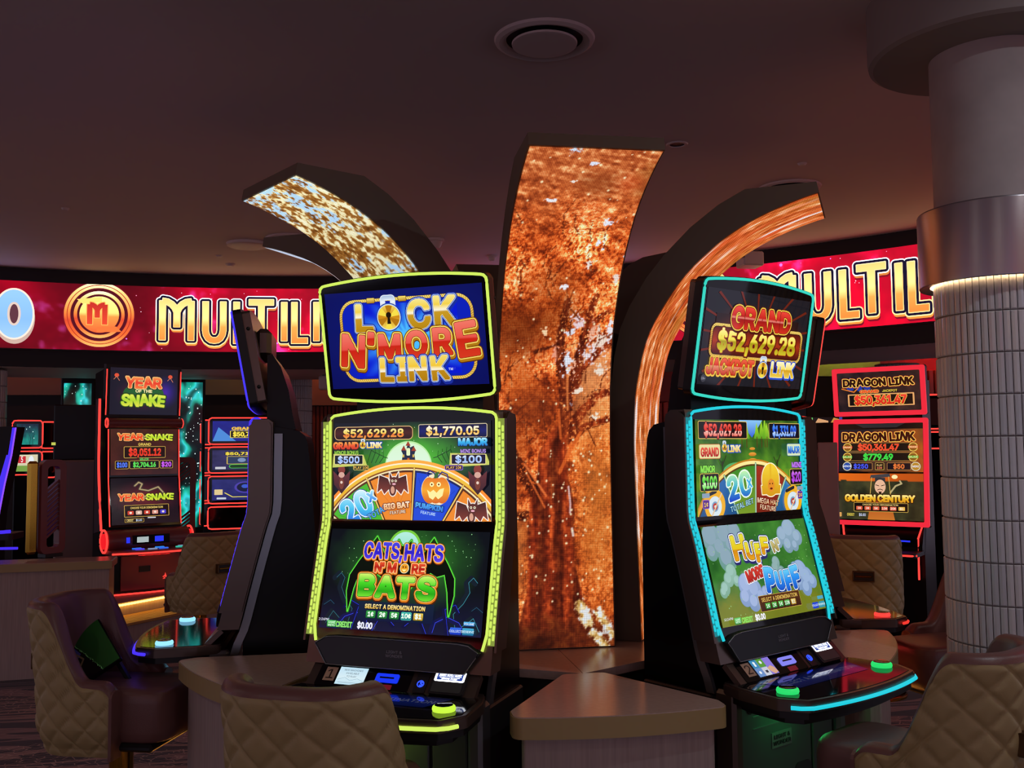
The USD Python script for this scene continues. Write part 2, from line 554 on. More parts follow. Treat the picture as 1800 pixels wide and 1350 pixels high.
def slats(px0, px1, y, z1, parent, pitch):
    x0, x1 = xl(px0), xl(px1)
    n = int((x1 - x0) / pitch)
    for i in range(n):
        a = x0 + i * pitch
        obj('slat', bx(a + pitch * 0.12, a + pitch * 0.9, y - 0.035, y, 0.02, z1, 0.006), M_SLAT, parent)


slats(500, 620, YB + 0.12, 2.18, w, 0.05)
# right-hand part of the room, nearer, turned towards the carousel
wr = struct('wall_right', bx(2.0, 10.9, 7.2, 7.35, 0, CEIL - 0.005), mat('red_wall_paint', '#a03a36', 0.7), label='red painted wall behind the right side of the carousel', cat='wall')
obj('soffit_box', bx(2.0, 2.86, 6.5, 7.2, 2.13, 2.62), mat('red_plaster', '#b0453c', 0.75), wr, label='boxed-out red soffit corner')
for i in range(16):
    obj('slat', bx(2.62 + i * 0.085, 2.68 + i * 0.085, 7.14, 7.2, 0.02, 2.36, 0.006), M_SLAT, wr)
for i in range(14):
    obj('slat', bx(6.2 + i * 0.085, 6.26 + i * 0.085, 7.14, 7.2, 0.02, 2.56, 0.006), M_SLAT, wr)
obj('painted_band', bx(4.4, 5.85, 7.12, 7.2, 2.47, 3.1), mat('yellow_wall_paint', '#b5a05a', 0.7), wr, label='yellow-green lit band above the machines')
obj('dark_panel', bx(4.4, 6.1, 7.05, 7.2, 0, 2.47), M_BLACKM, wr, label='black lower panel')


def added_cove(x0, x1, y, z, color, strength, label):  # strip lights added out of view to colour the back walls
    t = thing('added_cove_light', label, 'light', ((x0 + x1) / 2, y, z))
    h = (x1 - x0) / 2
    obj('channel', bx(-h, h, -0.02, 0.05, 0.022, 0.04), M_BLACKM, t)
    obj('diffuser', bx(-h + .01, h - .01, 0, 0.04, 0, 0.02, 0.004), emat('added_cove_' + color[1:], color, strength), t)
    return t


added_cove(2.7, 4.0, 6.95, 2.95, '#ff3a2a', 26, 'added unseen red strip light washing the red wall behind the right arm of the tree')
added_cove(4.5, 5.8, 6.95, 2.95, '#d8f060', 22, 'added unseen yellow-green strip light above the band of wall behind the dragon machine')
added_cove(6.2, 7.4, 6.95, 2.95, '#ff2a22', 30, 'added unseen red strip light washing the wall beside the front column')
added_cove(xl(500), xl(700), YB - 0.3, 2.95, '#ff8a5a', 12, 'added unseen warm strip light above the terracotta slats on the back wall')
added_cove(xl(-60), xl(150), YB - 0.3, 2.95, '#ff8a6a', 5.0, 'added unseen dim warm strip light above the left end of the back wall')
added_cove(xl(352), xl(470), YB - 0.3, 2.95, '#ffd8a0', 4.0, 'added unseen dim cream strip light above the tan wall panel')

# ---------------------------------------------------------------- ceiling fittings
def z_hit(px, py, z):
    d = FW + RT * (px - 900) / FPX - UP * (py - 675) / FPX
    return CAM + d * (z - CAM[2]) / d[2]


def vent(px, py, r, label):
    p = z_hit(px, py, CEIL)
    t = thing('air_vent', label, 'air vent', (p[0], p[1], CEIL), group=None)
    k = r / 0.21
    obj('outer_ring', lathe(np.array([(0.16, 0.0), (0.165, -0.012), (0.19, -0.02), (0.207, -0.012), (0.212, -0.001)]) * k), M_CEIL, t, smooth=40)
    obj('throat', lathe(np.array([(0.0, -0.002), (0.162, -0.002)]) * k), M_BLACKM, t)
    obj('centre_disc', lathe(np.array([(0.0, -0.03), (0.12, -0.03), (0.136, -0.026), (0.138, -0.018), (0.0, -0.016)]) * k), M_CEIL, t, smooth=40)
    return t


vent(957, 69, 0.212, 'large round ceiling air vent nearest the viewer, at the top centre')
vent(1388, 329, 0.205, 'round ceiling air vent half hidden above the tip of the right tree arm')
vent(512, 419, 0.205, 'round ceiling air vent half hidden above the tip of the rear left tree arm')
p = z_hit(436, 428, CEIL)
t = thing('ceiling_speaker', 'flat white ceiling disc beside the rear left tree arm', 'speaker', (p[0], p[1], CEIL))
obj('grille', lathe([(0, -0.03), (0.15, -0.03), (0.172, -0.022), (0.176, -0.001)]), M_WHITE, t, smooth=40)


def downlight(loc, power, label, color=(1, 0.92, 0.86), lit=True):
    t = thing('downlight', label, 'ceiling light', (loc[0], loc[1], CEIL), group=None)
    obj('trim_ring', lathe([(0.042, -0.001), (0.044, -0.008), (0.058, -0.008), (0.064, -0.001)], 32), M_WHITE, t, smooth=40)
    obj('lens', lathe([(0, -0.003), (0.043, -0.003)], 32), M_BLACKM if not lit else emat('lamp_lens', '#fff0d8', 3.0), t)
    if lit:
        L = UsdLux.DiskLight.Define(stage, str(t.GetPath()) + '/lamp')
        L.CreateRadiusAttr(0.04)
        L.CreateIntensityAttr(power / (PI * 0.04 ** 2) / PI)
        L.CreateColorAttr(Gf.Vec3f(*color))
        L.AddTranslateOp().Set(Gf.Vec3d(0, 0, -0.012))
    return t


p = z_hit(1190, 253, CEIL)
downlight(p, 0, 'dark recessed ceiling spot beside the tip of the centre tree arm', lit=False)
for px, py, lb in ((115, 366, 'small white ceiling sprinkler at the far left of the ceiling'), (1410, 287, 'small white ceiling sprinkler above the tip of the right tree arm'),
                   (385, 449, 'small white ceiling sprinkler near the ceiling speaker'), (405, 464, 'wider flat ceiling detector near the black bulkhead')):
    p = z_hit(px, py, CEIL)
    t = thing('ceiling_sprinkler', lb, 'sprinkler', (p[0], p[1], CEIL))
    k = 1.6 if 'wider' in lb else 1.0
    obj('escutcheon', lathe(np.array([(0, -0.014), (0.018, -0.014), (0.026, -0.006), (0.029, -0.0005)]) * k, 24), M_WHITE, t, smooth=40)
for px, py, lb in ((765, 428, 'small white cone-shaped ceiling detector behind the left tree arm'), (865, 458, 'tiny white ceiling detector beside the centre tree arm')):
    p = z_hit(px, py - 8, CEIL)
    t = thing('smoke_detector', lb, 'detector', (p[0], p[1], CEIL))
    k = 1.0 if px < 800 else 0.6
    obj('base', lathe(np.array([(0.075, -0.001), (0.075, -0.02), (0.06, -0.025)]) * k, 24), M_WHITE, t, smooth=40)
    obj('sensor_head', lathe(np.array([(0.062, -0.02), (0.045, -0.065), (0.03, -0.08), (0, -0.082)]) * k, 24), M_WHITE, t, smooth=40)
p = at(1318, 455, 8.2)
t = thing('projector_box', 'small white box hung below the ceiling beyond the right tree arm', 'projector', (p[0], p[1], p[2]))
obj('housing', bx(-0.09, 0.09, -0.09, 0.09, -0.07, 0.05, 0.012), M_WHITE, t)
obj('stem', bx(-0.02, 0.02, -0.02, 0.02, 0.05, CEIL - p[2], 0.002), M_WHITE, t)
p = at(569, 672, 10.4)
t = thing('wall_speaker', 'small pale loudspeaker hung below the bulkhead left of the yellow-lit machine', 'speaker', (p[0], p[1], p[2]))
obj('cabinet', bx(-0.05, 0.05, -0.05, 0.05, -0.08, 0.07, 0.015), M_WHITE, t)
obj('bracket', bx(-0.015, 0.015, -0.015, 0.015, 0.07, CEIL - p[2], 0.002), M_BLACKM, t)
# unseen lamps of the hall, behind and beside the viewer, in the same ceiling
for i, (x, y) in enumerate(((-3.2, -3.6), (-0.9, -5.2), (1.6, -3.9), (-4.6, -0.6), (3.6, -1.6))):
    downlight((x, y), DOWNLIGHT_POWER, ['warm recessed downlight over the left aisle', 'warm recessed downlight over the near aisle behind the viewer', 'warm recessed downlight over the right aisle', 'warm recessed downlight over the far left aisle', 'warm recessed downlight beyond the front column'][i])

downlight((1.75, -2.55), 9.0, 'cool recessed downlight over the aisle in front of the tiled column', (0.86, 0.93, 1.0))

# ---------------------------------------------------------------- the LED banner
STROKE = {
    'M': ([[(0.0, 1.0), (0.0, 0.0)], [(0.0, 0.0), (0.12, 0.02), (0.22, 0.08), (0.30, 0.17), (0.35, 0.28), (0.35, 0.66)], [(0.70, 0.0), (0.58, 0.02), (0.48, 0.08), (0.40, 0.17), (0.35, 0.28)], [(0.70, 0.0), (0.70, 1.0)]], 0.70),
    'U': ([[(0.0, 0.0), (0.0, 0.74), (0.02, 0.85), (0.07, 0.94), (0.14, 0.99), (0.22, 1.0), (0.30, 0.99), (0.37, 0.94), (0.42, 0.85), (0.44, 0.74), (0.44, 0.0)]], 0.44),
    'L': ([[(0.0, 0.0), (0.0, 1.0), (0.34, 1.0)]], 0.34), 'T': ([[(0.0, 0.0), (0.62, 0.0)], [(0.31, 0.0), (0.31, 1.0)]], 0.62),
    'I': ([[(0.0, 0.0), (0.0, 1.0)]], 0.0), 'N': ([[(0.0, 1.0), (0.0, 0.0), (0.6, 1.0), (0.6, 0.0)]], 0.6),
    'K': ([[(0.0, 0.0), (0.0, 1.0)], [(0.55, 0.0), (0.05, 0.5), (0.55, 1.0)]], 0.55)}


def strokes(word, x, y, h, wd, gap, tight=()):
    gs, cx = [], x
    for i, ch in enumerate(word):
        ls, w_ = STROKE[ch]
        gs.append(unary_union([LineString([(cx + a * h, y + b * h) for a, b in l]).buffer(wd / 2, cap_style='flat' if len(l) < 9 else 'flat', join_style='round' if ch == 'U' else 'mitre') for l in ls]))
        cx += w_ * h + (tight[i] if i < len(tight) else gap)
    return gs


def banner_art(a):
    """One stretch of the banner, 1 unit = 1 cm along the ring, a = offset of the M's left edge."""
    BH = 63.0
    # zero
    for k in (0, 1, 2, 3):
        cx, cy = a - 124.0 - 37.0 * k, 31.0
        o = affinity.scale(Point(cx, cy).buffer(1, quad_segs=16), 15.5, 22.5)
        i = affinity.scale(Point(cx, cy).buffer(1, quad_segs=12), 3.6, 9.0)
        ART.poly(affinity.translate(o.buffer(1.5), 0.5, 4), '#b59a8e')
        ART.poly(o.buffer(1.6), '#e9cdbd')
        ART.poly(o, [(0, '#86b4f4'), (0.6, '#7aa8f0'), (1, '#8fb6f6')])
        ART.poly(i.buffer(2.0), '#c8b3a8')
        ART.poly(i, '#55303a')
    # round emblem with an M
    cx, cy = a - 51.0, 29.0
    ring = lambda r0, r1: affinity.translate(Point(0, 0).buffer(r1, quad_segs=24).difference(Point(0, 0).buffer(r0, quad_segs=24)), cx, cy)
    gold = [(0, '#f8f0c8'), (0.15, '#f7c878'), (0.45, '#e2823a'), (0.6, '#c8452a'), (0.8, '#d8602c'), (1, '#f8b060')]
    ART.poly(ring(0, 31.8), '#6b1420')
    ART.poly(ring(25.5, 31), gold)
    ART.poly(ring(27.8, 28.5), '#a03020')
    ART.poly(ring(0, 25), '#4a0f1c')
    ART.poly(ring(19.5, 22.5), gold)
    ART.poly(ring(0, 17.5), [(0, '#fbe58a'), (0.45, '#f6d070'), (0.55, '#e88a40'), (1, '#d05a30')])
    ART.poly(Polygon([(cx - 20, cy - 14), (cx + 2, cy - 17), (cx + 2, cy - 12), (cx - 15, cy - 10)]), '#f8c868')
    ART.poly(Polygon([(cx + 20, cy + 16), (cx - 2, cy + 17), (cx - 2, cy + 12), (cx + 15, cy + 11)]), '#e06a34')
    m = unary_union(strokes('M', cx - 8.5, cy - 9.5, 19, 4.6, 0))
    ART.poly(m.buffer(0.8), '#f0a050')
    ART.poly(m, [(0, '#b02a24'), (1, '#d0402a')])
    # lettering
    hh = 38.0
    gs = []
    for ch, x in zip('MULTILINK', (5.9, 46.0, 75.4, 87.4, 121.4, 131.4, 153.0, 164.0, 196.0)):
        gs += strokes(ch, a + x, 14.0, hh, 5.4, 0)
    al = unary_union(gs)
    ART.poly(affinity.translate(al.buffer(2.8), 1.0, 4.2), [(0, '#7a1020'), (0.8, '#7a0f22'), (1, '#5a0a1c')])
    ART.poly(unary_union([affinity.translate(al.buffer(3.0), 0.4, 2.4)]), [(0, '#c07038'), (0.9, '#d88838'), (1, '#e8a850')])
    ART.poly(al.buffer(3.7, join_style='round'), [(0, '#cfe0ff'), (0.3, '#f6f0e4'), (0.55, '#f6c890'), (1, '#f8dc98')])
    ART.poly(al.buffer(2.6), '#131028')
    ART.poly(al.buffer(0.7), [(0, '#f8e0b8'), (0.5, '#f0b868'), (1, '#f8e0a0')])
    ART.poly(al, [(0, '#d89a4a'), (0.12, '#f2c070'), (0.45, '#fae28a'), (0.6, '#e89a48'), (0.85, '#e08038'), (1, '#f0b868')])


def nebula(X, Y):
    n1, n2, n3 = fbm2(X, Y, 0.012, 3, 4), fbm2(X, Y, 0.03, 8, 4), fbm2(X, Y, 0.09, 5, 3)
    c = mixc((0.42, 0.04, 0.10), (0.88, 0.02, 0.16), (n1 - 0.3) * 2.2)
    c = mixc(c, (0.93, 0.05, 0.30), (n2 - 0.52) * 3.0)
    c = mixc(c, (0.95, 0.35, 0.85), (n2 * n3 - 0.34) * 6.0)
    return c * (1.0 + 0.36 * n3[..., None])


RW = math.radians(1) * RR * 100          # cm of banner per degree
TH0, TH1 = 112.0, 30.0
ban = thing('led_banner', 'curved red LED banner lettered in gold round the black bulkhead', 'LED banner', (RC[0], RC[1], 0))


def ban_map(th_left):
    def f(x, y, z):
        a = np.radians(th_left - x / RW)
        r = RR - z
        return np.stack([r * np.cos(a), r * np.sin(a), 3.2 - y / 100.0], -1)
    return f


inward = lambda c: np.stack([-c[:, 0], -c[:, 1], 0 * c[:, 0]], -1)
ART = Art((TH0 - TH1) * RW, 63.0, 8.0)
dark_left = lambda X: np.clip((X - 190) / 160, 0.0, 1)[..., None]
ART.raster(lambda X, Y: nebula(X, Y) * (0.58 + 0.42 * dark_left(X)), 700, 44)
rng = np.random.default_rng(5)
for col_, n_, r_ in (('#f0c8d8', 90, 0.35), ('#d070e0', 24, 0.9), ('#ff8ab0', 60, 0.5)):
    ART.dots([((rng.uniform(0, ART.w), rng.uniform(2, 61)), rng.uniform(0.6, 1.6)) for _ in range(n_)], r_, col_)
for th in (95.0, 49.4):
    banner_art((TH0 - th) * RW)
art_obj('display', ART, ban_map(TH0), BANNER, ban, inward, 0.0004)
A2 = ART
ART = Art((360 - (TH0 - TH1)) * RW, 63.0, 16.0)
ART.raster(nebula, 500, 10)
for k in range(1, 7):
    banner_art((k * 45.6 - 12.5) * RW)
art_obj('display', ART, ban_map(TH1), BANNER, ban, inward, 0.0008)
_ba = np.linspace(0, 360, 121)[:-1]
obj('frame', cat_(grid(np.stack([ring_pt(_ba, RR + 0.028, 3.215) - [*RC, 0], ring_pt(_ba, RR - 0.004, 3.215) - [*RC, 0], ring_pt(_ba, RR - 0.004, 3.2) - [*RC, 0]], 1), True),
                  grid(np.stack([ring_pt(_ba, RR - 0.004, 2.57) - [*RC, 0], ring_pt(_ba, RR - 0.004, 2.555) - [*RC, 0], ring_pt(_ba, RR + 0.028, 2.555) - [*RC, 0]], 1), True)), M_BULK, ban)

# ---------------------------------------------------------------- tiled columns
M_TILE = [mat('column_tile_' + str(i), c, 0.14, bump=(30, 0.12)) for i, c in enumerate(('#c2c1c4', '#b9b9bd', '#c9c6c6'))]
M_TILE.append(mat('grout', '#6d6866', 0.8))


def tile_mesh(R, a0, a1, z0, z1):
    """One finger tile: pillowed across, chamfered at its ends, bent to the column."""
    s = np.array([0, 0.12, 0.5, 0.88, 1.0])
    h = np.array([0.0, 0.0034, 0.0052, 0.0034, 0.0])
    zz = np.array([z0, z0 + 0.004, z1 - 0.004, z1])
    zh = np.array([0.0, 1, 1, 0.0])
    A = a0 + (a1 - a0) * s
    r = R + zh[None, :] * h[:, None]
    return grid(np.stack([r * np.cos(A)[:, None], r * np.sin(A)[:, None], np.broadcast_to(zz, (5, 4))], -1))


def tile_column(name, label, loc, R, top, vis, zmin, n=56, row=0.151, zref=2.08, deep=True):
    t = thing(name, label, 'column', (loc[0], loc[1], 0), kind='structure')
    obj('core', lathe([(R - 0.002, 0.0), (R - 0.002, top), (0, top)], 64), M_TILE[3], t, smooth=40)
    da = 2 * PI / n
    rest = []
    r2 = np.random.default_rng(3)
    zs = sorted(z for z in zref + row * np.arange(-20, 6) if -row < z < top)
    for z in zs:
        z0, z1 = max(z + 0.002, 0.002), min(z + row - 0.002, top)
        if z1 - z0 < 0.012:
            continue
        for k in range(n):
            a = k * da
            m = tile_mesh(R, a + da * 0.04, a + da * 0.96, z0, z1)
            d = (math.degrees(a) - vis[0]) % 360
            if deep and d < (vis[1] - vis[0]) and z1 > zmin:
                obj('tile', m, M_TILE[int(r2.integers(0, 3))], t)
            else:
                rest.append(m)
    obj('tiles', cat_(*rest), M_TILE[0], t, kind='stuff')
    return t


CC = at(1757, 600, 3.7)
col = tile_column('tiled_column', 'big round column clad in grey finger tiles with a silver collar, at the right edge', CC, 0.219, 2.24, (-213, -98), 0.62)
obj('shaft', lathe([(0.211, 2.24), (0.211, 3.09)], 64), mat('shaft_plaster', '#a69a98', 0.75, noise=(5, 0.1)), col, smooth=True, label='smooth plaster shaft above the collar')
obj('collar', lathe([(0.235, 2.206), (0.272, 2.198), (0.275, 2.204), (0.275, 2.478), (0.272, 2.484), (0.235, 2.484), (0.232, 2.30), (0.232, 2.26)], 72), mat('brushed_silver', '#a7a2a8', 0.3, 0.9), col, smooth=30, label='brushed silver collar')
obj('lamp_ring', lathe([(0.24, 2.468), (0.262, 2.468), (0.262, 2.474), (0.24, 2.474), (0.24, 2.468)], 48), emat('collar_lamp_up', '#ffd49a', 9), col, label='hidden warm light on top of the collar')
obj('lamp_ring', lathe([(0.262, 2.226), (0.24, 2.226), (0.24, 2.219), (0.262, 2.219), (0.262, 2.226)], 48), emat('collar_lamp_down', '#ffd49a', 22), col, label='warm light under the collar')
obj('capital', lathe([(0.0, 3.09), (0.415, 3.09), (0.432, 3.10), (0.436, 3.12), (0.436, CEIL)], 72), mat('capital_plaster', '#8a807c', 0.8), col, smooth=30, label='wide drum under the ceiling')
p = at(521, 700, 12.0)
tile_column('tiled_column', 'slim grey tiled column far behind the black machine back, left of the terracotta slats', p, 0.185, 2.9, (0, 1), 9, n=44, deep=False)
p = at(1576, 640, 9.7)
tile_column('tiled_column', 'grey tiled column far behind the top of the dragon machine', p, 0.21, 2.395, (0, 1), 9, n=44, deep=False)
p = at(-14, 700, 9.2)
tile_column('tiled_column', 'grey tiled column cut by the left edge of the picture', p, 0.12, 2.39, (0, 1), 9, n=30, deep=False)

# ================================================================ THE LED TREE
from scipy.interpolate import PchipInterpolator
_L = np.array([(.557, .80), (.553, 1.0), (.545, 1.3), (.54, 1.6), (.548, 1.8), (.565, 1.905), (.603, 2.05), (.69, 2.205), (.77, 2.31), (.855, 2.39), (.951, 2.462), (1.106, 2.54), (1.31, 2.604)])
_s = np.r_[0, np.cumsum(np.hypot(*np.diff(_L, axis=0).T))]
ARC = _s[-1]
_fv, _fz = PchipInterpolator(_s, _L[:, 0]), PchipInterpolator(_s, _L[:, 1])
_B = np.array([(1.302, 2.648), (1.022, 2.646), (.913, 2.592), (.796, 2.508), (.683, 2.40), (.606, 2.309), (.533, 2.195), (.49, 2.10), (.462, 1.98), (.44, 1.8), (.435, 1.5), (.435, 0.8)])
AW = 0.471
# height along the arm (0 foot .. 1 tip) of rows of the tree's picture
_ROWY = np.array([1138, 1080, 924, 789, 700, 655, 573, 504, 450, 388, 328, 262])
_ROWZ = [(.565, .797), (.565, .928), (.552, 1.282), (.541, 1.594), (.549, 1.801), (.569, 1.905), (.621, 2.091), (.708, 2.237), (.805, 2.341), (.952, 2.445), (1.108, 2.533), (1.314, 2.602)]
_dense = np.linspace(0, ARC, 800)
_dc = np.stack([_fv(_dense), _fz(_dense)], 1)
_ROWT = np.array([_dense[np.argmin(((_dc - p) ** 2).sum(1))] / ARC for p in _ROWZ])


def ramp(t, stops):
    ps = np.array([s[0] for s in stops])
    cs = np.array([hx(s[1]) for s in stops])
    return np.stack([np.interp(t, ps, cs[:, k]) for k in range(3)], -1)


def seg_dist(X, Y, pts, ax=1.0):
    """Distance and position along a polyline."""
    best, along = np.full(X.shape, 1e9), np.zeros(X.shape)
    for i, (a, b) in enumerate(zip(pts[:-1], pts[1:])):
        dx, dy = b[0] - a[0], b[1] - a[1]
        t = np.clip(((X - a[0]) * dx + (Y - a[1]) * dy) / (dx * dx + dy * dy), 0, 1)
        d = np.hypot(X - a[0] - t * dx, Y - a[1] - t * dy)
        m = d < best
        best[m], along[m] = d[m], (i + t[m]) / (len(pts) - 1)
    return best, along


def tree_picture(U, T, kind):
    """Colours of the tree film: U across (0 left .. 1 right), T up the arm. X and Y are the picture's own units."""
    Y = np.interp(T, _ROWT, _ROWY)
    X = 876 + U * 203
    # autumn leaves
    ang = 0.5
    xr, yr = X * math.cos(ang) + Y * math.sin(ang), -X * math.sin(ang) + Y * math.cos(ang)
    st = np.clip((420 - Y) / 150, 0, 1)
    n1 = fbm2(xr, yr * (1 + 1.2 * st), 0.055, 1, 4)
    n2 = fbm2(X, Y, 0.15, 9, 3)
    n3 = fbm2(X, Y, 0.014, 4, 3)
    n4 = fbm2(xr, yr * (1 + st), 0.32, 17, 2)
    leaf = 0.12 * ((n4 > 0.56) * 1.0 - (n4 < 0.42) * 1.0) * np.clip(n3 * 2 - 0.3, 0.3, 1) + 0.50 * n1 + 0.34 * n2 + 0.36 * (n3 - 0.5) + 0.08
    c = ramp(leaf, [(0.24, '#45150a'), (0.38, '#7e2e10'), (0.47, '#b8501c'), (0.54, '#e07430'), (0.62, '#f8a45c'), (0.72, '#ffe2b4')])
    flk = np.clip((fbm2(xr, yr * (1 + st), 0.22, 13, 3) - 0.60) * 14, 0, 1) * np.clip((n3 - 0.42) * 6, 0, 1)
    c = mixc(c, (1.0, 0.86, 0.58), flk * 0.85)
    c = c * (0.62 + 0.9 * np.clip(n3 + 0.5 * (n1 - 0.5), 0.2, 0.75))[..., None]
    if kind == 'centre':
        def blob(cx, cy, rx, ry, soft=1.0):
            return np.clip(1.35 - np.hypot((X - cx) / rx, (Y - cy) / ry) + (n1 - 0.5) * soft, 0, 1)
        top = np.clip((430 - Y) / 120, 0, 1)
        c = c * (1 - top[..., None]) + top[..., None] * ramp(0.5 * n1 + 0.5 * n2, [(0.25, '#6a2e14'), (0.42, '#a4542a'), (0.53, '#c87a44'), (0.64, '#f4c890')])
        for bx_, by_, rx, ry, col_, k in ((905, 590, 55, 60, '#6a3010', 0.75), (930, 720, 50, 60, '#7a3814', 0.6), (1000, 330, 40, 25, '#7d4220', 0.5), (985, 560, 45, 40, '#7a3a12', 0.6), (960, 500, 60, 30, '#8a4418', 0.5),
                                          (1050, 700, 50, 70, '#d9a468', 0.7), (1045, 640, 45, 40, '#e0b078', 0.65), (1055, 850, 50, 130, '#c98a3c', 0.6), (905, 660, 40, 40, '#c86a26', 0.5), (1080, 320, 25, 30, '#8a6a30', 0.5), (1060, 325, 30, 16, '#d8552a', 0.35),
                                          (1055, 980, 45, 110, '#b9732e', 0.6), (900, 800, 35, 60, '#a5541f', 0.5), (905, 980, 20, 110, '#c08a48', 0.6), (1110, 330, 40, 20, '#7a3c20', 0.4)):
            c = mixc(c, hx(col_), blob(bx_, by_, rx, ry) * k) if False else c * (1 - (blob(bx_, by_, rx, ry) * k)[..., None]) + hx(col_) * (blob(bx_, by_, rx, ry) * k)[..., None]
        # pale sky between the boughs
        for bx_, by_, rx, ry, col_ in ((1015, 568, 12, 16, '#e8d0d8'), (1002, 580, 10, 10, '#dfe2f2'), (1042, 580, 10, 22, '#e6b49a'), (1040, 622, 20, 20, '#e8dce4'), (998, 638, 11, 22, '#dfe4f4'), (1058, 598, 14, 16, '#f0d8c8'), (1075, 580, 8, 20, '#ece6f0'),
                                       (977, 620, 6, 18, '#e8a890'), (1060, 650, 12, 12, '#f0dccb'), (1004, 711, 6, 6, '#c8e0ff'), (1020, 685, 10, 7, '#f4e2d0'), (1012, 660, 7, 18, '#efbca0'), (1050, 730, 8, 8, '#f6e6d2'), (983, 505, 8, 6, '#f0f0f8'),
                                       (1040, 395, 9, 9, '#e9ecff'), (1033, 430, 7, 9, '#eef0ff'), (1090, 448, 13, 7, '#e6e8fa'), (1020, 465, 9, 7, '#f6e8e0'), (1072, 488, 8, 7, '#ecd8cc'), (945, 268, 9, 7, '#cfe2ff'), (1135, 288, 14, 5, '#bcd4f8'), (982, 292, 9, 4, '#dfe6ff'), (932, 361, 8, 3, '#eef0fa'), (960, 326, 6, 3, '#f0e8e0'), (955, 585, 6, 10, '#f4d8b0')):
            k = np.clip((np.clip(1.5 - np.hypot((X - bx_) / rx, (Y - by_) / ry) + (n2 - 0.5) * 3.6 + (n4 - 0.5) * 1.6, 0, 2) - 0.62) * 3, 0, 1)
            c = mixc(c, hx(col_), k)
        wood = ramp(0.5 * fbm2(X * 2.2, Y * 0.22, 0.06, 2, 4) + 0.5 * n2, [(0.3, '#3c120a'), (0.5, '#722a12'), (0.68, '#b85a28')])
        leaf_c = 0.66
        limbs = [([(985, 800), (995, 740), (994, 690), (986, 640), (984, 590), (992, 530)], 11, 6), ([(995, 740), (1004, 690), (1018, 640), (1030, 585), (1035, 545), (1042, 520)], 10, 6), ([(1000, 680), (1025, 650), (1055, 620), (1080, 600)], 6, 5),
                 ([(1000, 762), (1030, 720), (1055, 695), (1080, 688)], 10, 6), ([(1015, 650), (1020, 640), (1022, 670), (1018, 680)], 4, 4), ([(960, 885), (925, 840), (900, 800), (880, 770)], 13, 11), ([(1030, 580), (1050, 560), (1070, 545)], 6, 4),
                 ([(995, 780), (1030, 750), (1080, 735)], 6, 5), ([(905, 905), (930, 903)], 8, 8), ([(940, 620), (985, 605)], 3, 2)]
        for pts, w0, w1 in limbs:
            d, s = seg_dist(X, Y, pts)
            d = d + (n2 - 0.5) * 7
            k = np.clip((w0 + (w1 - w0) * s - d) / 3 + 0.5, 0, 1) * np.clip((leaf_c - n4) * 12, 0, 1)
            c = c * (1 - k[..., None]) + wood * (0.9 + 0.5 * np.clip((X - 1000) / 100, -0.4, 0.5))[..., None] * k[..., None]
        rt_ = np.random.default_rng(12)
        for _ in range(46):
            x0_, y0_ = rt_.uniform(885, 1075), rt_.uniform(400, 800)
            an, ln_ = rt_.uniform(-2.4, -0.7), rt_.uniform(25, 70)
            limbs_pts = [(x0_, y0_), (x0_ + ln_ * .5 * math.cos(an), y0_ + ln_ * .5 * math.sin(an)), (x0_ + ln_ * math.cos(an + .3), y0_ + ln_ * math.sin(an + .3))]
            d, s = seg_dist(X, Y, limbs_pts)
            k = np.clip((1.7 - 1.1 * s - d) / 1.2 + 0.5, 0, 1) * 0.8 * (n4 < 0.58)
            c = c * (1 - k[..., None]) + np.array([0.36, 0.15, 0.07]) * k[..., None]
        cx = np.interp(Y, [740, 800, 850, 900, 960, 1020, 1090], [990, 972, 972, 970, 968, 970, 975])
        hw = np.interp(Y, [740, 790, 830, 880, 960, 1010, 1060, 1100], [8, 24, 27, 40, 43, 44, 56, 72]) + (n1 - 0.5) * 12
        k = np.clip((hw - abs(X - cx)) / 4 + 0.5, 0, 1) * np.clip((Y - 735) / 30, 0, 1)
        fold = 0.5 + 0.5 * np.sin((X - cx) * 0.19 + 0.9 * np.sin(Y * 0.018) + 2.4 * n3 * 3)
        w2 = wood * (0.8 + 0.45 * fold)[..., None]
        c = c * (1 - k[..., None]) + w2 * k[..., None]
        for pts, wd, col_ in (([(922, 815), (960, 870)], 2.0, '#ee8a48'), ([(925, 830), (957, 890)], 1.6, '#e07838'), ([(1001, 855), (1004, 885), (1003, 900)], 1.8, '#e8d0d8'), ([(1006, 928), (1008, 940)], 2.2, '#f6ece6'), ([(1025, 760), (1000, 800), (985, 830)], 3.0, '#d8702e'), ([(985, 720), (988, 770)], 2.2, '#d06a2c'), ([(1000, 660), (1001, 720)], 2.0, '#d88a4c')):
            d, s = seg_dist(X, Y, pts)
            kk = np.clip((wd - d) / 1.5 + 0.5, 0, 1) * 0.8
            c = mixc(c, hx(col_), kk)
        # ground and the beams on it
        g = np.clip((Y - 1078 + (n1 - 0.5) * 50) / 30, 0, 1)
        gr = ramp(0.6 * n1 + 0.4 * n2, [(0.3, '#35140c'), (0.5, '#5c2612'), (0.7, '#8c4a1e')])
        c = c * (1 - g[..., None]) + gr * g[..., None]
        for pts, wd in (([(1018, 1062), (1032, 1092)], 13), ([(1054, 1075), (1076, 1118)], 9), ([(1040, 1110), (1062, 1135)], 10), ([(1044, 1075), (1060, 1095)], 6)):
            d, s = seg_dist(X, Y, pts)
            kk = np.clip((wd * (0.2 + 1.5 * n2) + (n4 - 0.5) * 12 - d) / 5 + 0.1, 0, 1)
            c = c * (1 - kk[..., None] * 0.9) + kk[..., None] * 0.9 * ramp(n2, [(0.3, '#b09a3a'), (0.5, '#f0e8b0'), (0.6, '#e4f2fa')])
        g2 = np.clip((Y - 1085) / 60, 0, 1) * np.clip((1005 - X) / 60, 0, 1)
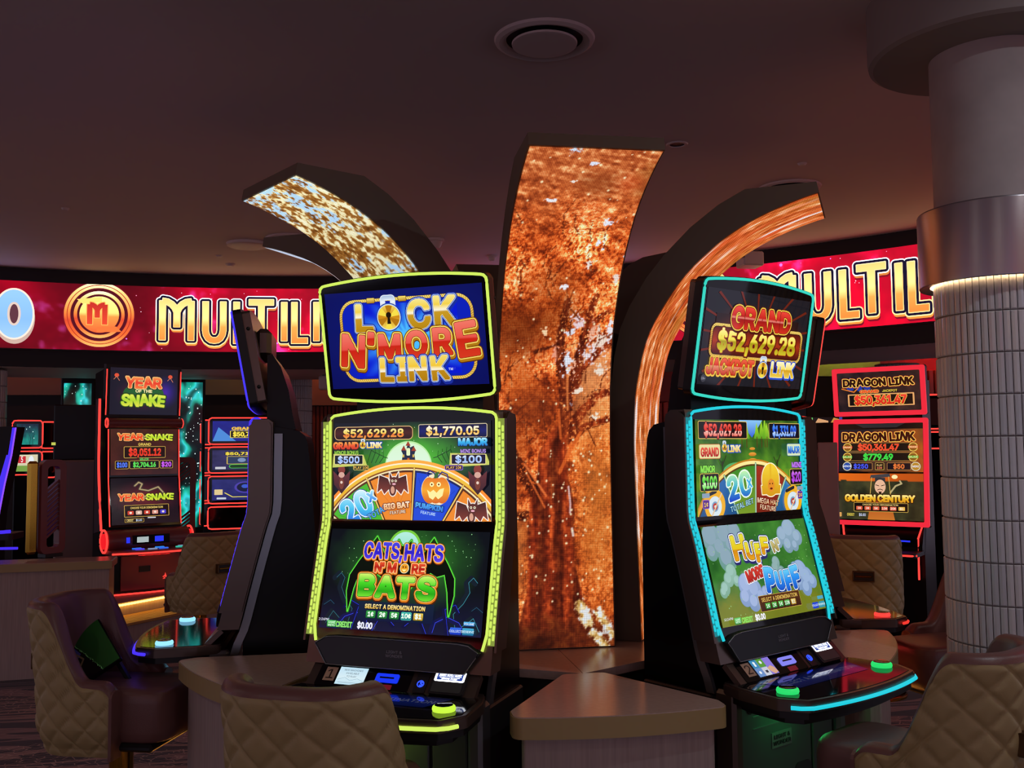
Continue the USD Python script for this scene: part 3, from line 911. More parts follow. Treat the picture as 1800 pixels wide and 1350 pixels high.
        c = c * (1 - 0.45 * g2[..., None])
    elif kind == 'left':
        m1 = fbm2(xr, yr, 0.06, 21, 4)
        m2 = fbm2(X * 0.7 + Y * 0.7, Y * 0.9 - X * 0.5, 0.17, 31, 3)
        hi = np.clip((T - 0.55) / 0.45, 0, 1)
        q = 0.5 * m1 + 0.5 * m2 + 0.05 * hi - 0.035
        c = ramp(q, [(0.30, '#4c2a10'), (0.44, '#8a5520'), (0.515, '#b07a38'), (0.53, '#e8d8a0'), (0.6, '#f4ecc4'), (0.72, '#fdf8dc')])
        sky = np.clip((fbm2(X, Y, 0.035, 41, 4) - 0.53 + 0.04 * hi) * 14, 0, 1) * np.clip((m2 - 0.48) * 18, 0, 1)
        c = mixc(c, (0.68, 0.84, 1.0), sky * 0.95)
        c = c * (0.82 + 0.26 * hi)[..., None]
    elif kind == 'right':
        q = 0.6 * fbm2(X, Y * 0.22, 0.09, 51, 4) + 0.4 * fbm2(X, Y * 0.35, 0.25, 52, 2)
        c = ramp(q, [(0.28, '#6a2c10'), (0.42, '#a5541f'), (0.5, '#cc7434'), (0.57, '#e69a5c'), (0.66, '#f8e0c0')])
        red = np.clip((fbm2(X, Y * 0.4, 0.03, 53, 3) - 0.5) * 6, 0, 1)
        c = mixc(c, (0.86, 0.30, 0.16), red * 0.45)
        wh = np.clip((fbm2(X, Y * 0.16, 0.06, 54, 3) - 0.62) * 12, 0, 1)
        c = mixc(c, (0.95, 0.90, 0.92), wh * 0.9)
        grn = np.clip((fbm2(X, Y * 0.3, 0.025, 57, 3) - 0.56) * 6, 0, 1)
        c = mixc(c, (0.62, 0.50, 0.18), grn * 0.4)
    elif kind == 'pale':
        c = mixc(c, (0.75, 0.85, 0.98), np.clip((T - 0.5) * 2.4, 0, 0.9))
    if kind in ('centre', 'right'):
        warm = 1 - np.clip((c.min(-1) - 0.45) * 3, 0, 1)[..., None]
        c = c * (1 - warm * np.array([-0.03, 0.10, 0.16]))
    # sparks
    r3 = np.random.default_rng({'centre': 7, 'left': 8, 'right': 9}.get(kind, 10))
    if kind == 'centre':
        for _ in range(170):
            sx_, sy_ = r3.uniform(880, 1078), r3.uniform(262, 1070)
            if r3.random() < 0.45:
                sy_ = r3.uniform(780, 1060)
            rr = r3.uniform(0.9, 2.2)
            m = (abs(X - sx_) < 8) & (abs(Y - sy_) < 8)
            if m.any():
                k = np.clip(1.5 - np.hypot(X[m] - sx_, Y[m] - sy_) / rr, 0, 1)
                c[m] = c[m] * (1 - k[:, None]) + k[:, None] * np.array([1.0, 0.93, 0.75])
    return np.clip(c, 0, 1)


def arm(tree, deg, kind, nu, nt):
    a = math.radians(deg)
    R3 = np.array([[math.cos(a), -math.sin(a), 0], [math.sin(a), math.cos(a), 0], [0, 0, 1]])
    g = group_part('arm', tree)
    sL = np.linspace(0, ARC, 40)
    pts = np.vstack([np.stack([_fv(sL), _fz(sL)], 1), _B])
    pl = Polygon(pts)
    m = extrude(pl, AW, (np.array([-AW / 2, 0, 0]), (0, -1, 0), (0, 0, 1), (1, 0, 0)))
    m.vertices = m.vertices @ R3.T
    obj('housing', m, M_TAN, g, smooth=25)
    s = np.linspace(0.004, ARC - 0.006, nt)
    u = np.linspace(-AW / 2 + 0.006, AW / 2 - 0.006, nu)
    tv, tz = np.gradient(_fv(s), s), np.gradient(_fz(s), s)
    ln = np.hypot(tv, tz)
    nv, nz = tz / ln, -tv / ln                       # outward, away from the housing
    P = np.stack([np.broadcast_to(u[None, :], (nt, nu)), np.broadcast_to(-(_fv(s) + 0.003 * nv)[:, None], (nt, nu)), np.broadcast_to((_fz(s) + 0.003 * nz)[:, None], (nt, nu))], -1)
    U, T = np.meshgrid(np.linspace(0, 1, nu), s / ARC)
    col_ = lin(tree_picture(U, T, kind)).reshape(-1, 3)
    q = grid(P)
    q.vertices = q.vertices @ R3.T
    n0 = np.cross(q.vertices[q.faces[0, 1]] - q.vertices[q.faces[0, 0]], q.vertices[q.faces[0, 2]] - q.vertices[q.faces[0, 0]])
    if n0 @ (R3 @ np.array([0, -1, 0])) < 0:
        q.invert()
    uv = np.stack([(U * AW / 0.0062).ravel(), (T * ARC / 0.0062).ravel()], 1)
    obj('led_screen', (np.array(q.vertices), np.array(q.faces)), LEDWALL, g, uv=uv, col=col_)


tree = thing('led_tree', 'palm-like tower of curved LED arms showing an autumn tree, amid the machines', 'LED tower', (0, 0, 0))
hexa = lambda r, rot=0: Polygon([(r * math.sin(math.radians(60 * k + rot)), -r * math.cos(math.radians(60 * k + rot))) for k in range(6)])
obj('core', extrude(hexa(0.50, 30), 1.30, ((0, 0, 0.80), (1, 0, 0), (0, 1, 0), (0, 0, 1))), M_WALLD, tree)
arm(tree, 0, 'centre', 150, 560)
arm(tree, -60, 'left', 120, 460)
arm(tree, 60, 'right', 100, 420)
arm(tree, -120, 'pale', 30, 100)
arm(tree, 120, 'back', 30, 100)
arm(tree, 180, 'back', 30, 100)

# ---------------------------------------------------------------- counters of the carousel
core = thing('core_plinth', 'low six-sided laminate plinth carrying the LED tree', 'counter', (0, 0, 0))
for k in range(6):
    a0, a1 = math.radians(60 * k), math.radians(60 * k + 60)
    rr = 0.985
    p = Polygon([(0, 0), (rr * math.sin(a0), -rr * math.cos(a0)), (rr * math.sin(a1), -rr * math.cos(a1))]).buffer(-0.0012)
    obj('top_panel', extrude(p, 0.03, ((0, 0, 0.768), (1, 0, 0), (0, 1, 0), (0, 0, 1))), M_TOPS, core)
obj('base', extrude(hexa(0.95), 0.768, ((0, 0, 0), (1, 0, 0), (0, 1, 0), (0, 0, 1))), M_BACKP, core)


def wedge(deg, label):
    t = thing('wedge_counter', label, 'counter', (0, 0, 0), deg, group=None)
    y = lambda v: -v
    pts = [(-0.075, -0.985), (0.075, -0.985), (0.335, -1.43)]
    arc = [(1.545 * math.sin(q), -1.545 * math.cos(q)) for q in np.radians(np.linspace(12.6, -12.6, 15))]
    pl = Polygon(pts + arc + [(-0.335, -1.43)])
    pl = pl.buffer(-0.035, quad_segs=6).buffer(0.035, quad_segs=8)
    F = ((0, 0, 0.735), (1, 0, 0), (0, 1, 0), (0, 0, 1))
    obj('edge_band', extrude(pl, 0.062, F), M_EDGE, t, smooth=30)
    obj('top', extrude(pl.buffer(-0.003), 0.003, ((0, 0, 0.797), (1, 0, 0), (0, 1, 0), (0, 0, 1))), M_TOPS, t)
    obj('base', extrude(pl.buffer(-0.035).buffer(-0.01).buffer(0.01), 0.735, ((0, 0, 0), (1, 0, 0), (0, 1, 0), (0, 0, 1))), M_BASE, t, smooth=30)
    return t


wedge(0, 'wedge-shaped laminate counter in front, between the yellow-lit and the cyan-lit machine')
wedge(-60, 'wedge-shaped laminate counter between the yellow-lit machine and the machine seen from its side')
wedge(60, 'wedge-shaped laminate counter behind the cyan-lit machine, its rounded end lit red')
wedge(-120, 'wedge-shaped counter at the rear left of the carousel, behind the machine seen from its side')

# ================================================================ THE CAROUSEL'S SLOT MACHINES
_FZ = np.array([0.60, 0.80, 0.887, 0.94, 1.0, 1.08, 1.20, 1.30, 1.345, 1.40, 1.55, 1.70, 1.76])
_FV = np.array([1.42, 1.385, 1.349, 1.335, 1.3205, 1.3005, 1.2695, 1.2425, 1.2275, 1.2225, 1.2215, 1.2205, 1.2205])
FV = PchipInterpolator(_FZ, _FV)


def Q(u, v, z):
    """Machine coordinates (u right, v out of the carousel, z up) to the machine's own frame."""
    u, v, z = np.broadcast_arrays(np.asarray(u, float), np.asarray(v, float), np.asarray(z, float))
    return np.stack([u, 1.2 - v, z], -1)


def pro(pts, u0, u1):
    """A (v, z) outline drawn out along u."""
    return extrude(Polygon(pts) if not isinstance(pts, Polygon) else pts, u1 - u0, (np.array([u0, 1.2, 0]), (0, -1, 0), (0, 0, 1), (1, 0, 0)))


def sheet(poly, lift, th=0.0):
    """A (u, z) outline laid on the curved front."""
    z0, z1 = poly.bounds[1], poly.bounds[3]
    vs, fs, n = [], [], 0
    for a in np.arange(z0, z1, 0.025):
        v, f = tri2d(poly.intersection(sbox(-2, a, 2, min(a + 0.025, z1))))
        if len(v):
            vs.append(v)
            fs.append(f + n)
            n += len(v)
    v, f = np.vstack(vs), np.vstack(fs)
    m = trimesh.Trimesh(Q(v[:, 0], FV(v[:, 1]) + lift, v[:, 1]), f, process=True)
    m.fix_normals()
    if m.face_normals[:, 1].mean() > 0:
        m.invert()
    return m


def arch(hw, z0, z1, up, down, r, n=14):
    """Outline with bowed top and bottom and rounded corners."""
    t = np.linspace(-1, 1, n)
    top = [(hw * x, z1 + up * (1 - x * x)) for x in t]
    bot = [(hw * x, z0 - down * (1 - x * x)) for x in t[::-1]]
    p = Polygon(top + bot)
    return p.buffer(-r, quad_segs=6).buffer(r, quad_segs=6)


def ring_path(poly, step=0.012):
    c = poly.exterior
    n = max(int(c.length / step), 12)
    return np.array([c.interpolate(i / n, normalized=True).coords[0] for i in range(n)])


def logo_text(rows, h, lead, sx=1.0):
    g = []
    for i, t in enumerate(rows):
        q = affinity.scale(glyphs(t), h * sx, h, origin=(0, 0))
        b = q.bounds
        g.append(affinity.translate(q, -(b[0] + b[2]) / 2, -i * lead))
    q = unary_union(g)
    b = q.bounds
    return affinity.translate(q, 0, -(b[1] + b[3]) / 2)


def slot_machine(deg, label, neon, tneon, arts, number, info, button, detail=True):
    a = math.radians(deg)
    loc = (1.2 * math.sin(a), -1.2 * math.cos(a), 0)
    t = thing('slot_machine', label, 'slot machine', loc, deg, 'slot machines of the tree carousel')
    En = emat('neon_' + neon[1:], neon, NEON_GAIN)
    Et = emat('neon_' + tneon[1:], tneon, NEON_GAIN)
    Ed = emat('dim_' + neon[1:], neon, 0.35)
    # body
    obj('body', pro([(0.96, 0.10), (0.963, 1.25), (0.985, 1.54), (0.996, 1.63), (1.006, 1.66), (1.03, 1.68), (1.165, 1.705), (1.143, 1.40), (1.19, 1.17), (1.25, 0.95), (1.25, 0.10)], -0.292, 0.292), M_BLACK, t, smooth=25)
    zz = np.linspace(0.885, 1.715, 26)
    fv = FV(zz)
    front, back = list(zip(fv - 0.004, zz)), list(zip(fv - 0.088, zz))
    top_ = [(1.212, 1.728), (1.15, 1.728)]
    obj('bezel', pro(front + top_ + back[::-1], -0.338, 0.338), M_BEZEL, t, smooth=30)
    for s in (-1, 1):
        z2 = np.linspace(0.78, 1.67, 20)
        q = [(FV(z) - 0.092, z) for z in z2] + [(FV(z) - 0.125, z) for z in z2[::-1]]
        obj('side_trim', pro(q, min(s * 0.30, s * 0.315), max(s * 0.30, s * 0.315)), M_TRIM, t, smooth=30)
        z3 = np.linspace(0.955, 1.70, 22)
        q = [(FV(z) + 0.006, z) for z in z3] + [(FV(1.70) - 0.02, 1.722), (FV(1.7) - 0.075, 1.715)] + [(FV(z) - 0.082, z) for z in z3[::-1]]
        obj('side_wing', pro(q, min(s * 0.347, s * 0.355), max(s * 0.347, s * 0.355)), M_BEZEL, t, smooth=30)
        # light strip of linked segments
        g = group_part('side_light', t)
        z4 = np.linspace(0.975, 1.70, 22)
        q = [(FV(z) + 0.006, z) for z in z4] + [(FV(z) - 0.02, z) for z in z4[::-1]]
        obj('backlight', pro(q, min(s * 0.322, s * 0.347), max(s * 0.322, s * 0.347)), Ed, g, smooth=30)
        segs = []
        for col_i, (uc, off) in enumerate(((0.329, 0.0), (0.341, 0.5))):
            for k in range(28):
                zc = 0.988 + (k + off) * 0.0256
                if zc > 1.69:
                    continue
                slope = float(FV(zc + 0.01) - FV(zc - 0.01)) / 0.02
                m = bx(-0.004, 0.004, -0.003, 0.002, -0.0105, 0.0105, 0.002)
                m.apply_transform(trimesh.transformations.rotation_matrix(-math.atan(slope) * -1, [1, 0, 0]))
                m.apply_translation(Q(s * uc, FV(zc) + 0.007, zc))
                segs.append(m)
        obj('light_segments', cat_(*segs), En, g, kind='stuff')
    # main display: glass, pictures, neon outline
    disp = group_part('main_display', t)
    glass = arch(0.309, 0.962, 1.716, 0.020, 0.0, 0.02)
    obj('glass', sheet(glass, 0.002), M_GLASSBLK, disp, smooth=30)
    for nm, art, za, zb, va, vb in (('upper_screen', arts.get('up'), 1.694, 1.359, 1.2265, 1.2285), ('lower_screen', arts.get('low'), 1.325, 0.998, 1.2405, 1.3275)):
        if art is not None:
            o, ax, ay = Q(-0.299, va, za), np.array([0.598, 0, 0]), Q(0, vb, zb) - Q(0, va, za)
            f, nr = plane_map(o, ax, ay, art.w, art.h)
            art_obj(nm, art, f, SCREEN, disp, (0, -1, 0))
    zc = np.linspace(0.957, 1.700, 30)
    path = [(-0.306 - 0.012 * min(1, (z - 0.957) / 0.05), z) for z in zc] + [(-0.314, 1.712), (-0.303, 1.7205)] + [(x, 1.7205 + 0.022 * (1 - (x / 0.303) ** 2)) for x in np.linspace(-0.29, 0.29, 25)] + [(0.303, 1.7205), (0.314, 1.712)] + [(0.306 + 0.012 * min(1, (z - 0.957) / 0.05), z) for z in zc[::-1]]
    path = np.array(path)
    obj('light_frame', tube(Q(path[:, 0], FV(np.minimum(path[:, 1], 1.75)) + 0.005, path[:, 1]), 0.0052, 8), En, disp, smooth=True)
    # apron with the maker's plate
    ap = group_part('apron', t)
    apo = Polygon([(-0.254, 0.976), (0.254, 0.976), (0.303, 0.952), (0.254, 0.885), (-0.254, 0.885)]) if False else Polygon([(-0.303, 0.952), (-0.262, 0.975), (-0.22, 0.979), (0.22, 0.979), (0.262, 0.975), (0.303, 0.952), (0.254, 0.884), (-0.254, 0.884)])
    va, vb = 1.344, 1.357
    slope = (vb - va) / (0.979 - 0.884)
    fr = (np.array([0, 1.2 - vb + 0.03, 0.884]), (1, 0, 0), np.array([0, slope, 1.0]), np.array([0, -1.0, 0]))
    m = extrude(affinity.translate(apo, 0, -0.884), 0.03, fr)
    obj('panel', m, M_APRON, ap)
    rp = ring_path(apo.buffer(-0.002), 0.02)
    obj('edge_trim', tube(Q(rp[:, 0], vb + 0.002 - slope * (rp[:, 1] - 0.884), rp[:, 1]), 0.0022, 6, closed=True), M_TRIM, ap, smooth=True)
    if detail:
        g = logo_text(['LIGHT &', 'WONDER'], 0.0085, 0.0125, 1.2)
        m = extrude(affinity.translate(g, 0, 0.932 - 0.884), 0.0012, (np.array([0, 1.2 - vb, 0.884]), (1, 0, 0), np.array([0, slope, 1.0]), np.array([0, -1.0, 0])))
        m.apply_translation((0.0, 0.0, 0))
        obj('logo', m, mat('logo_grey', '#77787c', 0.4, 0.3), ap)
    # cash and card panel
    A0, A1 = Q(0, 1.338, 0.884), Q(0, 1.405, 0.822)
    dirn = (A1 - A0) / np.linalg.norm(A1 - A0)
    nrm = np.array([0, dirn[2], -dirn[1]])
    if nrm[1] > 0:
        nrm = -nrm
    ln = float(np.linalg.norm(A1 - A0))

    def onp(poly, th, lift=0.0):
        """poly in (u, distance down the panel)"""
        return extrude(poly, th, (A0 + nrm * lift, (1, 0, 0), dirn, nrm))
    cp = group_part('cash_panel', t)
    obj('plate', onp(sbox(-0.305, 0, 0.305, ln), 0.02, -0.02), M_BEZEL, cp)
    if detail:
        obj('reader_glass', onp(rrect(-0.272, 0.007, 0.072, ln - 0.006, 0.006), 0.002), M_GLASSBLK, cp)
        np_ = Art(40, 60)
        np_.rect_(0, 0, 40, 60, '#c9a88e').text(number, 20, 50, 40, '#33201a', bold=False)
        f, nr = plane_map(A0 + dirn * 0.016 + nrm * 0.0032 + np.array([-0.247, 0, 0]), (0.042, 0, 0), dirn * 0.052, 40, 60)
        art_obj('number_plate', np_, f, PRINT, cp, nr, label='tan plate with the number ' + number)
        f, nr = plane_map(A0 + dirn * 0.012 + nrm * 0.0032 + np.array([-0.197, 0, 0]), (0.104, 0, 0), dirn * 0.066, info.w, info.h)
        art_obj('info_screen', info, f, SCREEN2, cp, nr)
        slot = onp(rrect(-0.055, 0.026, 0.028, 0.058, 0.006), 0.004, 0.002)
        cs = obj('card_slot', slot, emat('card_blue' if number == '1' else 'card_lilac', '#1238ff' if number == '1' else '#8a8aff', 0.9), cp)
        obj('opening', onp(rrect(-0.040, 0.039, 0.012, 0.044, 0.002), 0.001, 0.006), M_BLACKM, cp)
        obj('warning_lamp', onp(rrect(-0.035, 0.065, 0.012, 0.083, 0.002), 0.001, 0.002), emat('dim_red', '#c02038', 0.25), cp)
        obj('key_plate', onp(rrect(0.09, 0.01, 0.132, ln - 0.008, 0.003), 0.003), M_BODYGREY, cp)
        c = Point(0.110, 0.052)
        obj('coin_lamp', onp(c.buffer(0.0125).difference(c.buffer(0.0095)), 0.002, 0.003), emat('lamp_blue', '#2b4bff', 1.6), cp)
        obj('coin_symbol', onp(affinity.translate(affinity.scale(glyphs('$'), 0.016, -0.016, origin=(0, 0)), 0.105, 0.060), 0.0015, 0.003), emat('lamp_blue', '#2b4bff', 1.6), cp)
        tk = Art(100, 60)
        tk.rect_(0, 0, 100, 60, '#f2f6ff', 8)
        tk.rect_(8, 9, 92, 50, '#1d2f6e', 3)
        tk.text('INSERT NOTE / TICKET', 50, 27, 11, '#eef4ff', wmax=74, fat=0.4).rect_(12, 30, 88, 32, '#dfe8ff').text('REMOVE TICKET', 50, 47, 10, '#eef4ff', wmax=52, fat=0.4)
        tk.poly(Polygon([(16, 40), (20, 34), (24, 40)]), '#eef4ff').poly(Polygon([(76, 40), (80, 34), (84, 40)]), '#eef4ff')
        f, nr = plane_map(A0 + dirn * 0.004 + nrm * 0.012 + np.array([0.155, 0, 0]), (0.105, 0, 0), dirn * 0.038, 100, 60)
        obj('note_housing', onp(rrect(0.148, 0.0, 0.266, ln - 0.004, 0.008), 0.0115), M_BODYGREY, cp)
        art_obj('note_sign', tk, f, art_mat('note_lamp', 2.2) if 'note_lamp' not in _mats else _mats['note_lamp'], cp, nr, label='glowing white note and ticket sign')
        obj('note_mouth', onp(rrect(0.156, 0.045, 0.258, ln - 0.01, 0.006), 0.002, 0.0115), M_DOOR, cp)
    # player deck
    dk = group_part('player_deck', t)
    fr_ = [(u_, 1.662 + 0.036 * (1 - (u_ / 0.31) ** 2)) for u_ in np.linspace(-0.31, 0.31, 15)]
    out = Polygon([(-0.315, 1.33), (-0.345, 1.42), (-0.36, 1.58)] + fr_ + [(0.36, 1.58), (0.345, 1.42), (0.315, 1.33)])
    out = out.buffer(-0.022, quad_segs=6).buffer(0.022, quad_segs=6)
    FR = lambda z: (np.array([0, 1.2, z]), (1, 0, 0), (0, -1, 0), (0, 0, 1))
    rim = cat_(extrude(out.buffer(-0.004), 0.006, FR(0.819)), extrude(out, 0.030, FR(0.789)))
    obj('rim', rim, M_BEZEL, dk, smooth=25)
    lower = cat_(extrude(out.buffer(-0.012), 0.024, FR(0.765)), *([extrude(out.buffer(-0.05), 0.024, FR(0.741))] if detail else []))
    obj('underside', lower, M_BLACKM, dk)
    gl = out.buffer(-0.018).intersection(sbox(-1, 1.40, 1, 2))
    obj('top_glass', extrude(gl, 0.0015, FR(0.8252)), M_GLASSBLK, dk)
    if detail:
        da = Art(300, 90)
        da.poly(Polygon([(10, 0), (290, 0), (262, 66), (40, 66)]), [(0, '#060a24'), (0.5, '#12206a'), (1, '#0c1648')])
        da.text('SELECT A DENOMINATION', 150, 40, 15, '#5a5f80', sx=1.0, wmax=236)
        f, nr = plane_map(Q(-0.27, 1.43, 0.8275), (0.54, 0, 0), np.array([0, -0.165, 0]), 300, 90)
        art_obj('deck_screen', da, f, art_mat('deck_lamp', 0.4, 0.05) if 'deck_lamp' not in _mats else _mats['deck_lamp'], dk, (0, 0, 1), label='dim blue touch screen')
    for s in (-1, 1):
        bt = obj('button', move(lathe([(0.034, 0.0), (0.036, 0.006), (0.034, 0.013), (0.028, 0.017)], 32), Q(s * 0.275, 1.558, 0.8265)), emat('button_' + button[1:], button, 1.3), dk, smooth=True)
        obj('button_cap', move(lathe([(0.029, 0.016), (0.026, 0.0185), (0, 0.019)], 32), Q(s * 0.275, 1.558, 0.8265)), M_GLASSBLK, bt, smooth=40)
    e = np.array([(u_, 1.668 + 0.036 * (1 - (u_ / 0.31) ** 2)) for u_ in np.linspace(-0.30, 0.30, 25)])
    e = np.vstack([[(-0.347, 1.620)], [(-0.33, 1.648)], e, [(0.33, 1.648)], [(0.347, 1.620)]])
    obj('light_strip', tube(Q(e[:, 0], e[:, 1] - 0.001, 0.803), 0.0065, 8), En, dk, smooth=True)
    # base
    bs = group_part('base', t)
    obj('box', bx(-0.31, 0.31, 1.2 - 1.352, 1.2 - 0.97, 0.06, 0.772, 0.006), M_BODYGREY, bs)
    if not detail:
        obj('kick_light', bx(-0.27, 0.27, 1.2 - 1.368, 1.2 - 1.353, 0.03, 0.045), emat('kick_warm', '#ffa640', 40.0), bs, label='warm strip light along the foot')
    obj('kick_plate', bx(-0.29, 0.29, 1.2 - 1.31, 1.2 - 0.98, 0.0, 0.06), M_BLACKM, bs)
    for s in (-1, 1):
        obj('corner_post', bx(min(s * 0.272, s * 0.322), max(s * 0.272, s * 0.322), 1.2 - 1.385, 1.2 - 1.30, 0.03, 0.80, 0.012), M_TRIM if s > 0 else M_BEZEL, bs)
    dr = obj('door', bx(-0.262, 0.262 if not detail else 0.13, -0.163, -0.150, 0.08, 0.755, 0.004), M_DOOR, bs)
    if detail:
        obj('side_door', bx(0.142, 0.262, -0.163, -0.150, 0.08, 0.755, 0.004), M_DOOR, bs)
        g = logo_text(['LIGHT &', 'WONDER'], 0.013, 0.021, 1.25)
        pl = extrude(rrect(-0.056, -0.026, 0.056, 0.026, 0.002), 0.003, ((-0.045, -0.163, 0.60), (1, 0, 0), (0, 0, 1), (0, -1, 0)))
        obj('name_plate', pl, mat('plate_grey', '#7b7f7f', 0.35, 0.6), bs)
        obj('name', extrude(g, 0.0015, ((-0.045, -0.166, 0.60), (1, 0, 0), (0, 0, 1), (0, -1, 0))), M_BLACKM, bs)
        gro = cat_(*[bx(-0.20, -0.02, -0.1655, -0.163, z, z + 0.003) for z in (0.655, 0.695)])
        obj('groove', gro, M_TRIM, bs)
        obj('lock_plate', extrude(rrect(0.03, 0.43, 0.12, 0.50, 0.02), 0.002, ((0, -0.163, 0), (1, 0, 0), (0, 0, 1), (0, -1, 0))), M_BODYGREY, bs)
        lk = lathe([(0.011, 0), (0.011, 0.006), (0.008, 0.008), (0, 0.008)], 20)
        lk.apply_transform(trimesh.transformations.rotation_matrix(PI / 2, [1, 0, 0]))
        obj('lock', move(lk, (0.075, -0.165, 0.465)), M_CHROME, bs, smooth=40)
        lk = lathe([(0.016, 0), (0.016, 0.004), (0.012, 0.006), (0, 0.006)], 20)
        lk.apply_transform(trimesh.transformations.rotation_matrix(PI / 2, [1, 0, 0]))
        obj('lock', move(lk, (-0.215, -0.163, 0.725)), M_BODYGREY, bs, smooth=40)
        obj('data_sticker', bx(0.2925, 0.2935, 0.05, 0.10, 0.63, 0.655), mat('sticker', '#77776f', 0.6), t)
    obj('under_lamp', bx(-0.12, 0.02, 1.2 - 1.46, 1.2 - 1.42, 0.733, 0.741), emat('under_' + button[1:], button, 22.0), t, label='small lamp under the deck')
    # topper
    tp = group_part('topper', t)
    o0, o1 = Q(0, 1.228, 1.784), Q(0, 1.300, 2.171)
    ay = (o1 - o0)
    H = float(np.linalg.norm(ay))
    ay = ay / H
    nz = np.array([0, ay[2], -ay[1]])
    nz = nz if nz[1] < 0 else -nz
    tf = lambda p, th, lift: extrude(p, th, (o0 + nz * lift, (1, 0, 0), ay, nz))
    ol = arch(0.324, -0.006, H + 0.006, 0.022, 0.02, 0.024)
    obj('rear_shell', cat_(tf(ol.buffer(-0.012), 0.036, -0.068)), M_BEZEL, tp, smooth=25)
    obj('front_shell', tf(ol, 0.034, -0.034), M_BLACKM, tp, smooth=25)
    gp = arch(0.311, 0.006, H - 0.006, 0.021, 0.019, 0.018)
    obj('glass', tf(gp, 0.003, 0.0), M_GLASSBLK, tp)
    if deg != -90:  # added hidden uplight that tints the ceiling, no lamp of the machine itself
        rg = obj('added_rear_glow', tf(sbox(-0.2, H - 0.012, 0.2, H - 0.002), 0.012, -0.062), emat('added_rear_glow_' + ('a' if deg < 0 else 'b'), '#8078ff' if deg < 0 else '#b068ff', 48.0), tp, label='added glow strip hidden behind the topper to tint the ceiling')
        rg_ = rg
    if arts.get('top') is not None:
        art = arts['top']
        f, nr = plane_map(o0 + ay * (0.9055 * H + 0.012) + nz * 0.004 + np.array([-0.299, 0, 0]), (0.598, 0, 0), -ay * 0.336, art.w, art.h)
        art_obj('topper_screen', art, f, SCREEN, tp, nr)
    rp = ring_path(arch(0.317, 0.0, H, 0.021, 0.019, 0.02))
    obj('light_frame', tube(o0 + rp[:, :1] * np.array([1, 0, 0]) + rp[:, 1:] * ay + nz * 0.004, 0.0052, 8, closed=True), Et, tp, smooth=True)
    for zc in (0.18, 0.80):
        obj('bolt', trimesh.creation.icosphere(1, 0.008).apply_translation(o0 + ay * H * zc + nz * -0.05 + np.array([0.315, 0, 0])), M_BLACKM, tp, smooth=True)
    obj('neck', pro([(1.165, 1.74), (1.165, 2.0), (1.144, 2.004), (1.109, 1.95), (1.077, 1.852), (1.06, 1.75), (1.047, 1.69), (1.10, 1.66), (1.165, 1.69)], -0.245, 0.245), M_BLACK, t, smooth=25)
    obj('neck_mount', bx(-0.15, 0.15, 1.2 - 1.225, 1.2 - 1.157, 2.0, 2.125, 0.02), M_BEZEL, t)
    return t

# ================================================================ SCREEN PICTURES
GOLD = [(0, '#fff6b8'), (0.45, '#f6c93a'), (0.5, '#c88a14'), (0.8, '#e8a820'), (1, '#f8dc60')]
DGOLD = [(0, '#ffe98a'), (0.5, '#e8b020'), (0.55, '#a8700c'), (1, '#d89a20')]


def padlock(A, cx, cy, r, shackle=True):
    k = r
    if shackle:
        sh = rrect(cx - .62 * k, cy - 1.75 * k, cx + .62 * k, cy - .7 * k, .3 * k)
        A.poly(sh.difference(sbox(cx - .3 * k, cy - 1.45 * k, cx + .3 * k, cy - .75 * k)).buffer(.08 * k), '#dfe9f6')
        A.poly(sh.difference(sbox(cx - .34 * k, cy - 1.48 * k, cx + .34 * k, cy - .7 * k)), [(0, '#a8c0e0'), (0.5, '#f2f6fb'), (1, '#7d94b8')])
    c = Point(cx, cy)
    A.poly(c.buffer(k * 1.16), '#1d3a9a').poly(c.buffer(k * 1.08), '#c8ddf8').poly(c.buffer(k), [(0, '#f6d860'), (0.5, '#d08a14'), (1, '#f8e060')])
    for i in range(6):
        a0 = i * PI / 3 + 0.25
        w = Polygon([(cx, cy)] + [(cx + k * .96 * math.cos(a), cy + k * .96 * math.sin(a)) for a in np.linspace(a0, a0 + PI / 6 + .15, 6)])
        A.poly(w, '#f9e04a' if i % 2 else '#b8780f')
    A.poly(unary_union([Point(cx, cy - .18 * k).buffer(.24 * k), Polygon([(cx - .1 * k, cy), (cx + .1 * k, cy), (cx + .17 * k, cy + .55 * k), (cx - .17 * k, cy + .55 * k)])]), '#201408')


def rope(A, x0, y0, x1, y1, r, w):
    ring = rrect(x0, y0, x1, y1, r)
    ro = ring.buffer(w / 2).difference(ring.buffer(-w / 2))
    A.poly(ro.buffer(0.6), '#4a2a08').poly(ro, [(0, '#f8dc70'), (0.5, '#c88c28'), (1, '#f0cc60')])
    p = ring_path(ring, w * 0.8)
    tk = []
    for a, b in zip(p, np.roll(p, -1, 0)):
        d = (b - a) / (np.linalg.norm(b - a) + 1e-9)
        n = np.array([-d[1], d[0]])
        tk.append(LineString([a - n * w * .45 - d * w * .25, a + n * w * .45 + d * w * .25]).buffer(w * .07))
    A.poly(unary_union(tk), '#8a5a14')


